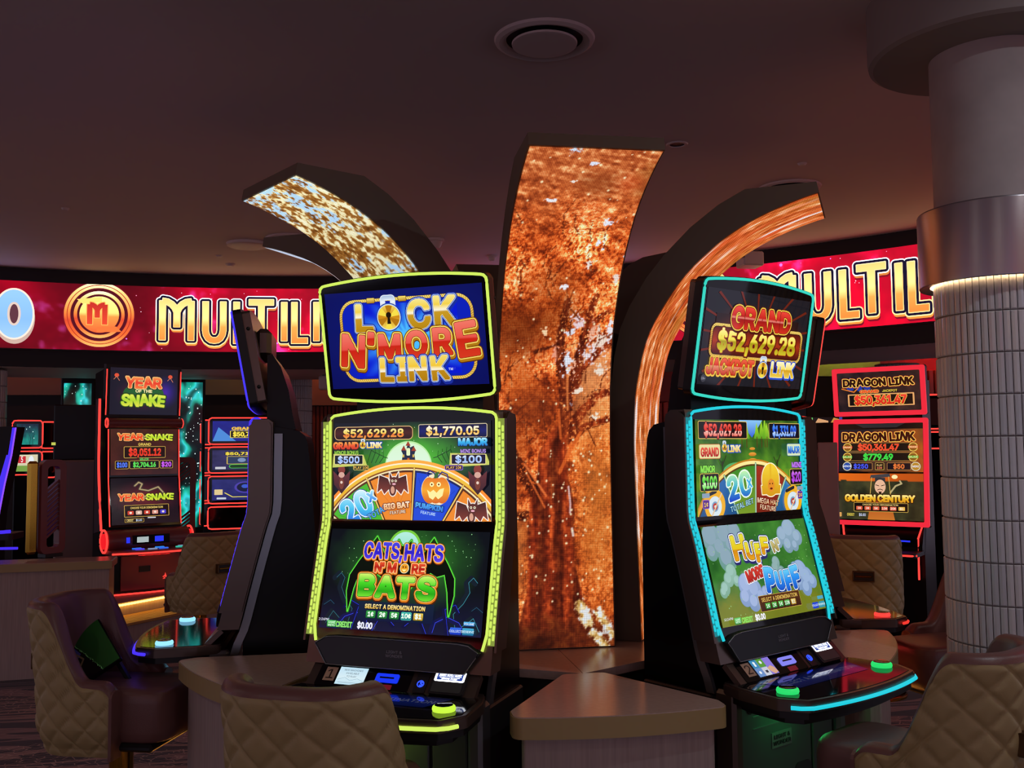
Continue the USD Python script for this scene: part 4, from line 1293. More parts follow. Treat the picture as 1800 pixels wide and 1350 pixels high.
def bat(A, cx, cy, s, flip=1, body='#5a2a20', wing='#3a1814', rim='#f6ece0'):
    """A cartoon bat with spread wings."""
    w = Polygon([(cx - .1 * s, cy), (cx - .35 * s, cy - .55 * s), (cx - .95 * s, cy - .75 * s), (cx - 1.1 * s, cy + .35 * s), (cx - .8 * s, cy + .1 * s), (cx - .6 * s, cy + .45 * s), (cx - .35 * s, cy + .2 * s)])
    w2 = affinity.scale(w, -1, 1, origin=(cx, cy))
    hd = Point(cx + .1 * s * flip, cy - .35 * s).buffer(.3 * s)
    er = unary_union([Polygon([(cx + (.1 + q) * s * flip - .12 * s, cy - .5 * s), (cx + (.1 + q * 1.6) * s * flip, cy - .95 * s), (cx + (.1 + q) * s * flip + .12 * s, cy - .5 * s)]) for q in (-.2, .2)])
    bd = affinity.scale(Point(cx, cy + .15 * s).buffer(1), .25 * s, .4 * s)
    if rim:
        A.poly(unary_union([w, w2, hd, er, bd]).buffer(.06 * s), rim)
    A.poly(unary_union([w, w2]), [(0, wing), (1, '#8a3a2a')]).poly(unary_union([hd, er, bd]), body)
    A.poly(affinity.scale(Point(cx, cy + .18 * s).buffer(1), .14 * s, .24 * s), '#d8a088')
    A.dots([((cx + (.1 + q) * s * flip, cy - .4 * s), 1) for q in (-.12, .12)], .085 * s, '#fff4d0')
    A.dots([((cx + (.1 + q) * s * flip, cy - .4 * s), 1) for q in (-.12, .12)], .04 * s, '#201010')
    A.poly(affinity.scale(Point(cx + .1 * s * flip, cy - .2 * s).buffer(1), .13 * s, .06 * s), '#f0b0c0')


def wheel_pt(cx, cy, r, a):
    return (cx + r * math.sin(a), cy - r * math.cos(a))


def sector(cx, cy, r0, r1, a0, a1):
    q = np.linspace(a0, a1, 14)
    return Polygon([wheel_pt(cx, cy, r1, a) for a in q] + [wheel_pt(cx, cy, r0, a) for a in q[::-1]])


# ---- yellow-lit machine
A = Art(300, 168)
A.raster(lambda X, Y: mixc((0.03, 0.06, 0.36), (0.06, 0.11, 0.48), 1 - np.hypot((X - 150) / 190, (Y - 80) / 120)), 30, 18)
ins = rrect(31, 19, 277, 153, 27)
A.poly(ins, '#0a20b8')
A.raster(lambda X, Y: mixc((0.02, 0.10, 0.82), (0.30, 0.74, 1.0), 1.25 - np.hypot((X - 158) / 95, (Y - 88) / 62) + 0.15 * np.sin(np.arctan2(Y - 88, X - 158) * 18) * (np.hypot(X - 158, Y - 88) > 20)), 90, 60, (56, 24, 252, 148))
rope(A, 29, 16.5, 279, 155, 28, 5)
for x0 in (83, 144):
    A.rect_(x0, 12.5, x0 + 15, 21, [(0, '#f8e070'), (1, '#b07a18')], 1.5, '#4a2a08', .8)
BL = [(4.4, '#1a2e9c', 1.2, 3.2), (2.6, '#bcd6fa'), (1.6, '#16309a'), (0.7, '#fdf6d0')]
for c_, x_, y_, h_, sx_, r_ in (('L', 76, 68, 43, 1.15, 3), ('C', 181, 67, 44, 1.0, -4), ('K', 230, 65, 46, 1.0, 0)):
    A.text(c_, x_, y_, h_, [(0, '#f8e890'), (0.28, '#f4d24a'), (0.46, '#fdf8dc'), (0.52, '#c99a24'), (1, '#b8860f')], sx=sx_, rot=r_, fat=1.4, outline=BL)
padlock(A, 124, 47, 21)
RD = [(0, '#f47a68'), (0.45, '#e85448'), (0.5, '#cc2414'), (1, '#d83a20')]
RG = [(4.6, '#5a2a06', 1.0, 4.0), (3.8, '#b07812', 1.0, 3.2), (2.8, '#f8dc68'), (1.0, '#8a3a10')]
for c_, x_, y_, h_, sx_, r_ in (('N', 49, 128, 52, 0.98, 7), ("'", 84, 119, 46, 1.2, 8), ('M', 121, 116, 38, 1.0, 2), ('O', 173, 115, 40, 1.0, 0), ('R', 222, 114, 42, 1.0, -1), ('E', 268, 118, 54, 1.0, -6)):
    A.text(c_, x_, y_, h_, RD, sx=sx_, rot=r_, fat=1.3, outline=RG)
for c_, x_, r_ in (('L', 113, 2), ('I', 143, 1), ('N', 172, 0), ('K', 214, -3)):
    A.text(c_, x_, 156, 37, [(0, '#f2dc70'), (0.4, '#f4c83a'), (0.56, '#fdfae8'), (0.6, '#c08a18'), (1, '#b07c10')], sx=1.0, rot=r_, fat=1.3, outline=BL)
A.text('TM', 234, 142, 4, '#d8e4ff')
UP1 = None
TOP1 = A

A = Art(300, 168)
A.raster(lambda X, Y: mixc((0.02, 0.05, 0.10), (0.34, 0.80, 0.20), 1.15 - np.hypot((X - 150) / 130, (Y - 62) / 62) + 0.25 * (fbm2(X, Y, 0.05, 3) - 0.5)), 110, 62)
rng = np.random.default_rng(1)
A.dots([((rng.uniform(70, 240), rng.uniform(3, 60)), rng.uniform(.4, 1)) for _ in range(30)], .8, '#d8ffd0')
A.poly(affinity.scale(Point(146, 76).buffer(1, quad_segs=20), 45, 43), '#bff0a8').poly(affinity.scale(Point(146, 76).buffer(1, quad_segs=20), 43, 40), [(0, '#d8f6d0'), (1, '#e4f8f0')])
for s in (-1, 1):
    for k in range(4):
        x0 = 150 + s * (60 + 8 * k)
        A.line([(x0, 70), (x0 + s * (-8), 60 - 4 * k), (x0 + s * (-16), 62 - 3 * k)], 1.2, '#123a16').line([(x0 - s * 8, 60 - 4 * k), (x0 - s * 7, 50 - 3 * k)], 0.8, '#123a16')
# castle
A.poly(Polygon([(133, 72), (136, 55), (133, 50), (138, 40), (142, 50), (146, 34), (150, 44), (157, 41), (160, 50), (158, 56), (161, 72)]), '#1c2440')
for x_, y_ in ((137.5, 41), (146, 33), (157, 42)):
    A.poly(Polygon([(x_ - 5, y_ + 8), (x_, y_), (x_ + 5, y_ + 8)]), '#a23a1e')
A.rect_(143, 45, 150, 58, '#e8f4c0', 2).rect_(144.5, 62, 149, 72, '#c85a20', 1).rect_(135.5, 56, 139, 61, '#d0b050').rect_(154.5, 56, 158, 61, '#d0b050')
WC = (148, 271)
A.poly(Point(*WC).buffer(206, quad_segs=60), [(0, '#ffb040'), (0.2, '#ff8020')])
A.poly(Point(*WC).buffer(201, quad_segs=60), '#fff0d0').poly(Point(*WC).buffer(198.5, quad_segs=60), [(0, '#f8d048'), (0.2, '#e8a820'), (0.3, '#f8d860')]).poly(Point(*WC).buffer(193, quad_segs=60), '#8a4a10').poly(Point(*WC).buffer(190.5, quad_segs=60), '#f6e8b0')
seg = [(-0.95, -0.438, '#4ab828', '#2f8a1c'), (-0.438, 0.058, '#f08a20', '#d86a10'), (0.058, 0.565, '#1848d8', '#0c2ca8'), (0.565, 1.0, '#f08a20', '#e07414')]
for a0, a1, c1, c2 in seg:
    A.poly(sector(*WC, 60, 188, a0 + .008, a1 - .008), '#5a2a08' if c1 != '#1848d8' else '#0a1a5a')
    A.poly(sector(*WC, 60, 184.5, a0 + .024, a1 - .024), [(0, c1), (0.6, c1), (0.8, c2)])
    for k in range(5):
        am = a0 + .05 + (a1 - a0 - .1) * k / 4
        A.line([wheel_pt(*WC, 176, am), wheel_pt(*WC, 120, (a0 + a1) / 2)], .6, c2)
for a in (-0.438, 0.058, 0.565):
    A.line([wheel_pt(*WC, 60, a), wheel_pt(*WC, 192, a)], 3.4, '#6a3a10').line([wheel_pt(*WC, 60, a), wheel_pt(*WC, 192, a)], 2.4, '#f4d068')
A.text('20', 47, 168, 40, [(0, '#d8f4ff'), (0.5, '#40c0f0'), (1, '#1848d8')], rot=-30, fat=1.6, sx=0.9, outline=[(3, '#2a3a9a'), (1.8, '#e8f8ff')])
A.text('X', 76, 136, 15, [(0, '#a8ecff'), (1, '#2070e0')], rot=-25, fat=.8, outline=[(1.8, '#e8f8ff')]).text('TOTAL', 88, 160, 9, '#58b0f0', rot=-28, outline=[(1, '#123a80')])
bat(A, 118, 112, 27, 1)
A.text('BIG BAT', 126, 148, 9, [(0, '#fff0d8'), (1, '#f0a860')], rot=-6, fat=.5, outline=[(1.2, '#7a2a08')]).text('FEATURE', 128, 157, 5, '#ffe8c8', rot=-6, outline=[(.8, '#7a2a08')])
# jack-o'-lantern
A.poly(Point(200, 116).buffer(27), '#f4e8c8')
for dx, r_ in ((-12, 14), (12, 14), (0, 17)):
    A.poly(affinity.scale(Point(200 + dx, 117).buffer(1), r_, 22), [(0, '#e8781c'), (0.5, '#f8a824'), (1, '#d86414')])
A.dots([((193, 107), 1), ((206, 107), 1)], 4.2, '#fff8b0').dots([((193, 107), 1), ((206, 107), 1)], 1.6, '#6a2a08')
A.poly(Polygon([(184, 116), (190, 120), (196, 116), (202, 121), (208, 115), (216, 113), (213, 126), (205, 132), (200, 127), (195, 133), (188, 129)]), '#fff2a0')
A.line([(200, 96), (198, 88), (190, 84), (183, 88), (187, 93)], 2, '#2a2f8a').line([(204, 95), (212, 86), (222, 90), (224, 100)], 2, '#2a2f8a').poly(Polygon([(197, 97), (199, 88), (207, 85), (204, 96)]), '#3a6a30')
A.text('PUMPKIN', 188, 149, 8, [(0, '#58b8f8'), (1, '#2878e0')], rot=8, fat=.5, outline=[(1.1, '#0a2060')]).text('FEATURE', 186, 158, 4.6, '#bfe0ff', rot=8)
bat(A, 266, 156, 27, 1)
for cx in (18, 278):
    A.poly(Polygon([(cx - 17, 84), (cx - 8, 92), (cx, 86), (cx + 8, 92), (cx + 17, 84), (cx + 15, 108), (cx, 124), (cx - 15, 108)]), [(0, '#6a2c30'), (1, '#3a1a20')])
    A.poly(affinity.scale(Point(cx, 82).buffer(1), 7, 8), '#8a3a30').poly(affinity.scale(Point(cx, 91).buffer(1), 6, 5), '#d8a898').poly(affinity.scale(Point(cx, 106).buffer(1), 5, 10), '#7a3a2a').dots([((cx, 104), 1)], 2.6, '#e8d0c0')
A.dots([((cx + dx, 74), 1) for cx in (18, 278) for dx in (-4, 4)], 1.6, '#c84850')


def prize(A, x0, y0, x1, y1, t, bg, edge, col, r=3, hsc=0.62, ow='#2a1408', sx=1.0):
    A.rect_(x0, y0, x1, y1, bg, r, edge, 1.3)
    h = (y1 - y0) * hsc
    A.text(t, (x0 + x1) / 2, (y0 + y1) / 2 + h / 2, h, col, track=.16, sx=sx, fat=h * .035, outline=[(h * .09, ow)], wmax=(x1 - x0) * .78)


prize(A, 5, 8, 157, 29, '$52,629.28', [(0, '#2a0d0a'), (0.5, '#4a1a12'), (1, '#230b08')], '#e8b878', [(0, '#fff4b0'), (0.5, '#f8d050'), (0.55, '#e87030'), (1, '#f8b040')], 7)
prize(A, 170, 6, 295, 27, '$1,770.05', [(0, '#060a3a'), (0.5, '#10186a'), (1, '#060a3a')], '#d8c8a0', [(0, '#ffffff'), (0.45, '#ffe9a0'), (0.55, '#f0b040'), (1, '#fff0c0')], 2)
A.text('GRAND', 27, 45, 10.5, [(0, '#f8b050'), (0.5, '#f05a28'), (1, '#c83018')], fat=.8, track=.1, outline=[(1.5, '#3a1008')])
padlock(A, 61, 39, 6)
A.text('LINK', 84, 44, 9, [(0, '#ffffff'), (0.5, '#f4e090'), (1, '#f0c848')], fat=.6, outline=[(1.4, '#2040a0')])
A.text('MAJOR', 270, 41, 11, [(0, '#c8f4ff'), (0.5, '#38b8f0'), (1, '#1878d0')], fat=.8, track=.08, outline=[(1.4, '#08224a')])
A.text('MINOR BONUS', 29, 55, 6, '#a8e848', outline=[(.8, '#123008')], wmax=48).text('MINI BONUS', 271, 54, 6, '#c8a0f8', outline=[(.8, '#201040')], wmax=46)
for x0, x1, t_, bg in ((6, 61, '$500', '#0a1a1e'), (232, 293, '$100', '#120a30')):
    A.poly(Polygon([(x0 - 3, 54), (x1 + 2, 56), (x1 + 9, 74), (x0 - 5, 78)]), '#c8d060')
    prize(A, x0, 57, x1, 72, t_, bg, '#e8d890', [(0, '#f0f8ff'), (0.5, '#90b8f8'), (1, '#c8d8ff')], 1, .72)
A.rect_(44, 75, 73, 82, '#0c2a14', 2, '#d8c060', .9).text('PLAY 10¢', 58.5, 80.6, 4.4, '#f0b848').rect_(220, 75, 252, 82, '#241048', 2, '#a878e0', .9).text('PLAY 10¢', 236, 80.6, 4.4, '#f0b848')
UP1 = A

A = Art(300, 168)
A.raster(lambda X, Y: np.clip(mixc((0.05, 0.07, 0.10), (0.20, 0.52, 0.16), 1.2 - np.hypot((X - 150) / 125, (Y - 52) / 75) + 0.5 * (fbm2(X, Y, 0.03, 6) - 0.5)) + 0.14 * np.clip((Y - 95) / 80, 0, 1)[..., None] * np.array([0.3, 0.25, 1.0]), 0, 1), 90, 52)
rng = np.random.default_rng(4)
A.dots([((rng.uniform(20, 285), rng.uniform(3, 80)), rng.uniform(.35, 1)) for _ in range(70)], .9, '#a8f0a0')


def vine(pts, c1, c2, w):
    A.line(pts, w, c1).line([(x + w * .45, y - w * .1) for x, y in pts], .9, c2)


spiral = lambda cx, cy, r, n, s: [(cx + s * r * (1 - .75 * k) * math.cos(n * 2 * PI * k), cy + r * (1 - .75 * k) * math.sin(n * 2 * PI * k)) for k in np.linspace(0, 1, 26)]
for s, ox in ((1, 0), (-1, 300)):
    M_ = lambda pts: [(ox + s * x, y) for x, y in pts]
    vine(M_([(8, 160), (20, 140), (32, 150), (50, 160), (56, 135), (40, 118), (30, 100), (34, 84), (26, 76), (18, 84)]), '#15202c', '#2f6a78' if s > 0 else '#3a8a9a', 9)
    vine(M_([(30, 166), (44, 148), (66, 140), (86, 150), (90, 166)]), '#14184a', '#3a4af0', 8)
    vine(M_([(60, 168), (70, 128), (52, 120), (44, 132)]), '#12143c', '#2838d8', 6)
    vine(M_([(100, 168), (110, 150), (126, 146), (140, 158)]), '#10123a', '#3040e8', 6)
    vine(M_([(2, 130), (14, 122), (22, 128)]), '#101a2a', '#28506a', 5)
A.poly(Point(146, 30).buffer(31), '#7ad040').poly(Point(146, 30).buffer(27), [(0, '#b8f0e0'), (1, '#88d8c8')])
wing = Polygon([(146, 110), (130, 95), (118, 60), (104, 30), (92, 12), (80, 30), (62, 55), (48, 78), (46, 105), (52, 138), (58, 100), (66, 72), (80, 76), (92, 70), (110, 80), (130, 100)])
w2 = affinity.scale(wing, -1, 1, origin=(146, 0))
hd = Polygon([(128, 60), (131, 30), (134, 17), (141, 27), (151, 27), (158, 17), (161, 30), (164, 60), (160, 118), (146, 132), (132, 118)])
bw = unary_union([wing, w2, hd])
A.poly(bw.buffer(2.6), '#2f9a24').poly(bw.buffer(1.3), '#6cf048').poly(bw, [(0, '#1c3a14'), (0.22, '#0a140a'), (1, '#05080a')])
PO = [(2.6, '#5a1a08', .8, 2.2), (1.9, '#f08a28', .4, 1.2), (.9, '#ffe0a0')]
A.text('CATS,', 107, 48, 25, [(0, '#5048e8'), (0.5, '#3020c8'), (1, '#6a48f0')], sx=.72, fat=.9, track=.08, outline=PO).text('HATS', 184, 50, 25, [(0, '#5048e8'), (0.5, '#3020c8'), (1, '#6a48f0')], sx=.78, fat=.9, track=.08, outline=PO)
A.text("N' M", 115, 71, 15, [(0, '#f05a30'), (0.5, '#b82018'), (1, '#e85a28')], fat=.9, track=.12, outline=PO).text('RE', 177, 72, 15, [(0, '#f05a30'), (0.5, '#b82018'), (1, '#e85a28')], fat=.9, track=.12, outline=PO)
A.poly(Point(151, 64).buffer(8.6), '#f0e8c0').poly(Point(151, 64).buffer(7.4), '#f0a028').dots([((148.5, 62), 1), ((153.5, 62), 1)], 1.5, '#6a2a08').poly(Polygon([(146, 66), (156, 66), (151, 70)]), '#fff2a0')
for c_, x_, y_, h_, r_ in (('B', 84, 110, 32, -2), ('A', 120, 111, 31, 0), ('T', 157, 112, 31, 0), ('S', 196, 113, 34, 2)):
    A.text(c_, x_, y_, h_, [(0, '#d8f870'), (0.4, '#48d828'), (0.7, '#28a818'), (1, '#78e838')], sx=1.18, rot=r_, fat=2.0, outline=[(4.2, '#5a2006', .8, 3), (3.2, '#e08020', .5, 1.6), (1.8, '#f8d070'), (.8, '#0a3a10')])
A.rect_(74, 121, 214, 152, [(0, '#16253c'), (1, '#101a3c')], 2)
A.text('SELECT A DENOMINATION', 142, 132, 6.6, [(0, '#fff0b0'), (1, '#f0c050')], track=.18, fat=.25, outline=[(.6, '#3a2a08')], wmax=112)
for i, (t_, c1, c2) in enumerate((('1¢', '#3aa84a', '#186a34'), ('2¢', '#3aa84a', '#186a34'), ('5¢', '#3aa84a', '#186a34'), ('10¢', '#3ab8a8', '#147a78'), ('$1', '#e8c860', '#b8861c'))):
    x0 = 90 + i * 22.2
    A.rect_(x0, 136, x0 + 17.5, 147.5, [(0, c1), (1, c2)], 1.5, '#5ad0c0' if i == 3 else '#0a3a20', .8).text(t_, x0 + 8.7, 145, 7, '#f0fff0', fat=.3)
A.text('12:24PM', 9, 156, 4, '#d8d8e8').rect_(18, 155, 36, 166, [(0, '#50c860'), (1, '#187a2c')], 1.5).text('GAME', 27, 160, 3.6, '#d8ffd8').text('MENU', 27, 164.6, 3.6, '#d8ffd8')
A.text('CREDIT', 51, 165, 8.4, '#8ae070', sx=.72, fat=.4, outline=[(.5, '#103a10')]).text('$0.00', 91, 165, 9.2, '#eef0ff', sx=.8, fat=.45)
A.rect_(270, 145, 289, 151.5, [(0, '#58b8f0'), (1, '#1868b8')], 1).text('VOLUME', 279.5, 150, 3.2, '#e8f4ff').rect_(247, 155, 267, 166, [(0, '#3a70f0'), (1, '#1030b8')], 1.5).text('COLLECT', 257, 162.4, 3.6, '#d8e8ff').rect_(269, 155, 289, 166, [(0, '#48b0d8'), (1, '#186a98')], 1.5).text('RESERVE', 279, 162.4, 3.6, '#d8f4ff')
LOW1 = A

# ---- cyan-lit machine
A = Art(300, 168)
A.raster(lambda X, Y: mixc((0.10, 0.10, 0.13), (0.62, 0.16, 0.06), 1.05 - np.hypot((X - 150) / 150, (Y - 84) / 62) + .3 * (fbm2(X * .4, Y, 0.06, 2) - .5)), 70, 40)
for k in range(18):
    a = k * PI / 9 + .1
    A.poly(Polygon([(150, 84), (150 + 170 * math.cos(a - .02), 84 + 110 * math.sin(a - .02)), (150 + 170 * math.cos(a + .02), 84 + 110 * math.sin(a + .02))]), '#6a2010')
A.raster(lambda X, Y: mixc((0.14, 0.07, 0.07), (0.66, 0.20, 0.07), 1.1 - np.hypot((X - 150) / 130, (Y - 84) / 50)), 40, 20, (30, 42, 270, 126))
rope(A, 22, 62, 286, 117, 12, 5)
A.rect_(26, 66, 282, 113, [(0, '#5a1208'), (0.5, '#a83212'), (1, '#4a0e06')], 9)
A.text('$52,629.28', 154, 104, 31, [(0, '#fff6a0'), (0.42, '#f0e048'), (0.5, '#a89a10'), (1, '#e8d838')], track=.13, sx=.86, fat=1.2, outline=[(3.2, '#5a1808', .4, 1.2), (1.0, '#c05a10')], wmax=226)
A.text('GRAND', 158, 63, 34, [(0, '#f04838'), (0.42, '#c82018'), (0.5, '#e88878'), (0.56, '#a01410'), (1, '#d8301c')], track=.14, sx=.94, fat=1.8, outline=[(4.4, '#4a1006', .5, 2.6), (3.2, '#f0c848'), (1, '#7a1408')], wmax=170)
A.text('JACKPOT', 84, 147, 25, [(0, '#f06a48'), (0.45, '#d83018'), (0.5, '#e89070'), (1, '#c02810')], track=.1, sx=.9, fat=1.3, outline=[(3, '#f0c040', .3, 1.2), (.8, '#7a1408')], wmax=130)
padlock(A, 176, 136, 14)
A.text('LINK', 236, 146, 25, [(0, '#fff8d0'), (0.45, '#f8e060'), (0.5, '#d8a020'), (1, '#f0d050')], track=.1, sx=.9, fat=1.2, outline=[(3, '#2a50c8', .4, 1.6), (1, '#fff6d0')], wmax=70)
A.text('F', 12, 160, 7, '#707078').dots([((12, 157), 1)], 7, '#3a3a44').text('18+', 12, 159, 4, '#9a9aa8')
TOP2 = A

A = Art(300, 168)
A.raster(lambda X, Y: mixc((0.16, 0.36, 0.12), (0.44, 0.68, 0.16), (fbm2(X, Y, 0.04, 12) - .3) * 2) * (.75 + .25 * np.clip(Y / 100, 0, 1))[..., None], 80, 46)
A.poly(Polygon([(120, 0), (190, 0), (158, 32)]), [(0, '#8ac8f8'), (1, '#2858d8')])
for x_, h_ in ((128, 26), (142, 30), (172, 30), (186, 34), (196, 40), (202, 30)):
    A.poly(Polygon([(x_ - 9, 34), (x_, 34 - h_), (x_ + 9, 34)]), [(0, '#a8e030'), (1, '#5aa020')]).rect_(x_ - 1, 30, x_ + 1, 50, '#5a3a18')
for y_, w_ in ((52, 8), (62, 11), (74, 14), (88, 18)):
    A.poly(affinity.scale(Point(157, y_).buffer(1), w_, w_ * .32), [(0, '#f0a840'), (1, '#c87820')])
A.poly(affinity.scale(Point(110, 92).buffer(1), 38, 16), '#58b068').poly(affinity.scale(Point(108, 94).buffer(1), 30, 11), [(0, '#2a78d0'), (1, '#184a98')])
A.poly(affinity.scale(Point(157, 112).buffer(1), 36, 13), [(0, '#f09030'), (1, '#c85a18')])
for x_ in (230, 70):
    A.line([(x_, 112), (x_, 74)], 3, '#2a2f18').line([(x_, 84), (x_ - 10, 68)], 2, '#2a2f18').line([(x_, 80), (x_ + 10, 64)], 2, '#2a2f18')
A.poly(Polygon([(46, 112), (96, 110), (96, 140), (46, 140)]), '#78c828').poly(Polygon([(210, 110), (262, 112), (262, 140), (210, 140)]), '#78c828')
WC2 = (156, 259)
A.poly(Point(*WC2).buffer(188, quad_segs=50), '#c8801c').poly(Point(*WC2).buffer(185, quad_segs=50), [(0, '#fff0a0'), (0.2, '#e0a828')]).poly(Point(*WC2).buffer(179, quad_segs=50), '#5a3a10')
for a0, a1, c1, c2 in ((-1.1, -.48, '#2a6ab0', '#184878'), (-.48, .04, '#3a8a28', '#7a9a28'), (.04, .57, '#a8301c', '#782010'), (.57, 1.1, '#2a78b8', '#184878')):
    A.poly(sector(*WC2, 60, 176, a0 + .01, a1 - .01), [(0, c1), (.7, c2)])
for a in (-.48, .04, .57):
    A.line([wheel_pt(*WC2, 60, a), wheel_pt(*WC2, 180, a)], 5, '#3a6a58').line([wheel_pt(*WC2, 60, a), wheel_pt(*WC2, 180, a)], 3, '#b8e0b8')
A.text('20', 114, 138, 40, [(0, '#c8f8b0'), (.5, '#48b8d0'), (1, '#1838c8')], rot=-12, fat=1.4, outline=[(2.6, '#f0fff0')]).text('X', 143, 122, 15, '#48b0e8', rot=-10, fat=.6, outline=[(1.4, '#f0fff0')]).text('TOTAL BET', 120, 157, 9, '#a8d8e8', rot=-12, outline=[(1, '#18405a')])
A.poly(unary_union([affinity.scale(Point(206, 110).buffer(1), 26, 30), Polygon([(178, 120), (236, 120), (234, 136), (180, 136)])]).buffer(2), '#fff8d0').poly(unary_union([affinity.scale(Point(206, 110).buffer(1), 26, 30), Polygon([(178, 120), (236, 120), (234, 136), (180, 136)])]), [(0, '#f8d838'), (1, '#d89818')])
A.line([(206, 82), (206, 120)], 5, '#e8b828').poly(affinity.scale(Point(207, 120).buffer(1), 10, 12), '#e89028').dots([((203, 117), 1), ((211, 117), 1)], 1.6, '#3a1a08').poly(affinity.scale(Point(207, 126).buffer(1), 4, 2), '#6a2008')
A.text('MEGA HAT', 196, 154, 9, [(0, '#fff0d8'), (1, '#f0b070')], rot=8, outline=[(1, '#5a1008')]).text('FEATURE', 195, 165, 8, '#f8d8b0', rot=8, outline=[(1, '#5a1008')])
for cx in (44, 272):
    A.poly(Point(cx, 150).buffer(28), '#f0b020').poly(Point(cx, 152).buffer(18), '#d8e8f0').poly(Point(cx, 152).buffer(9), '#7aa0c0').poly(Point(cx, 152).buffer(6), '#c03020').poly(Point(cx, 152).buffer(2.5), '#e8e8e8').line([(cx - 12, 172), (cx + 18, 130)], 3, '#e8c8a0').line([(cx - 20, 132), (cx + 2, 126)], 6, '#20242c')
prize(A, 4, 4, 137, 33, '$52,629.28', '#14100c', '#e8c060', [(0, '#f86a58'), (.5, '#d8281c'), (.55, '#f8c8b8'), (1, '#e83828')], 2, .66, '#4a0808')
prize(A, 204, 6, 298, 33, '$1,331.09', '#10101c', '#d8c060', [(0, '#58a0f8'), (.5, '#2058e8'), (.55, '#c8e0ff'), (1, '#3878f0')], 2, .66, '#081848')
A.rect_(4, 44, 60, 68, '#e8e0a0', 3, '#c05a20', 1).text('GRAND', 32, 64, 14, [(0, '#f05a40'), (1, '#a81810')], fat=.7, wmax=48)
padlock(A, 72, 50, 7)
A.text('LINK', 98, 57, 11, [(0, '#fff4c0'), (1, '#f0c848')], fat=.6, outline=[(1.4, '#2a50c8')])
A.rect_(256, 44, 298, 66, '#d8e8c0', 3, '#2a5a90', 1).text('MAJOR', 277, 61, 12, [(0, '#48a0f8'), (1, '#1848b8')], fat=.6, wmax=36)
A.text('MINOR', 24, 92, 11, '#88e048', fat=.5, outline=[(1, '#12300c')], wmax=38).text('MINI', 284, 88, 9, '#c078f0', fat=.4, outline=[(.8, '#201040')])
prize(A, 3, 95, 52, 124, '$100', '#0c140c', '#d8b848', [(0, '#a8f868'), (.5, '#38c828'), (.55, '#d8ffc0'), (1, '#48d830')], 3, .66)
prize(A, 262, 92, 300, 120, '$20', '#140c1c', '#d8b848', [(0, '#e088f8'), (.5, '#a838d8'), (1, '#c858f0')], 3, .6)
A.rect_(6, 128, 26, 136, '#8aa0b8', 1).rect_(8, 140, 24, 154, '#5a2a88', 2, '#a878e0', .8).text('1¢', 16, 151, 7, '#f8d060').rect_(282, 124, 300, 131, '#8aa0b8', 1).rect_(284, 134, 298, 147, '#5a2a88', 2, '#a878e0', .8).text('1¢', 291, 144, 7, '#f8d060')
UP2 = A

A = Art(300, 168)
A.raster(lambda X, Y: mixc(mixc((0.14, 0.36, 0.13), (0.28, 0.56, 0.20), (fbm2(X, Y, 0.03, 5) - .25) * 2), (0.52, 0.50, 0.10), np.clip((Y - 100) / 50 + (fbm2(X, Y, 0.05, 8) - .5) * 1.5, 0, .8)), 90, 50)


def cloud(pts, c0, c1):
    g = unary_union([Point(x, y).buffer(r) for x, y, r in pts])
    A.poly(g.buffer(1.2), c1).poly(g, [(0, c0), (1, c1)])
    for x, y, r in pts:
        A.poly(Point(x - r * .15, y - r * .2).buffer(r * .66), c0)


cloud([(22, 20, 24), (58, 18, 22), (86, 12, 16), (40, 38, 18), (70, 36, 16), (96, 28, 14), (16, 44, 14), (52, 58, 22)], '#8ea8b8', '#6a9a90')
cloud([(222, 28, 16), (244, 20, 20), (264, 34, 14), (232, 46, 14), (206, 40, 9), (252, 48, 10)], '#9ab4cc', '#7a9aae')
cloud([(42, 92, 12), (28, 106, 11), (52, 80, 13), (22, 112, 9), (62, 96, 9)], '#9cc4b8', '#7aa890')
cloud([(84, 106, 20), (104, 116, 18), (76, 126, 15), (118, 128, 12), (96, 136, 15), (132, 122, 10)], '#a0b4dc', '#7a94c0')
cloud([(246, 96, 20), (262, 108, 18), (236, 112, 16), (254, 126, 14), (276, 116, 12), (232, 88, 10)], '#9ab4d8', '#7c98c0')
cloud([(176, 84, 11), (190, 92, 10), (180, 74, 10)], '#90b0b0', '#6c9890')
rng = np.random.default_rng(6)
A.dots([((rng.uniform(5, 295), rng.uniform(3, 160)), rng.uniform(.5, 1)) for _ in range(60)], 1.1, '#9ad080')
HO = [(4.2, '#2a2a6a', .6, 3.2), (2.8, '#f6faff'), (.8, '#5a3a08')]
for c_, x_, y_, h_, r_ in (('H', 86, 60, 38, -3), ('U', 116, 62, 26, -1), ('F', 139, 68, 28, 2), ('F', 158, 56, 26, 4)):
    A.text(c_, x_, y_, h_, [(0, '#e8e040'), (.55, '#e8c818'), (.6, '#d88a10'), (1, '#e8a418')], rot=r_, sx=1.05, fat=1.8, outline=HO)
A.text("N'", 190, 54, 18, [(0, '#d8d090'), (1, '#a08a40')], rot=-12, fat=.8, outline=[(2.4, '#f4f8ff'), (.6, '#4a3a10')])
A.text('MORE', 112, 98, 18, [(0, '#e84a38'), (1, '#a81a18')], rot=-10, fat=.9, track=.16, outline=[(2.0, '#f8f4f4'), (.5, '#4a0808')], wmax=50)
for c_, x_, y_, h_, r_ in (('P', 150, 122, 38, 4), ('U', 177, 120, 27, 0), ('F', 202, 123, 30, -2), ('F', 224, 121, 34, -5)):
    A.text(c_, x_, y_, h_, [(0, '#68d0f8'), (.5, '#2890f0'), (1, '#1450c8')], rot=r_, sx=.9, fat=2.2, outline=[(3.0, '#1a2f78', .5, 3), (2.2, '#eaf8ff'), (.7, '#1238a0')])
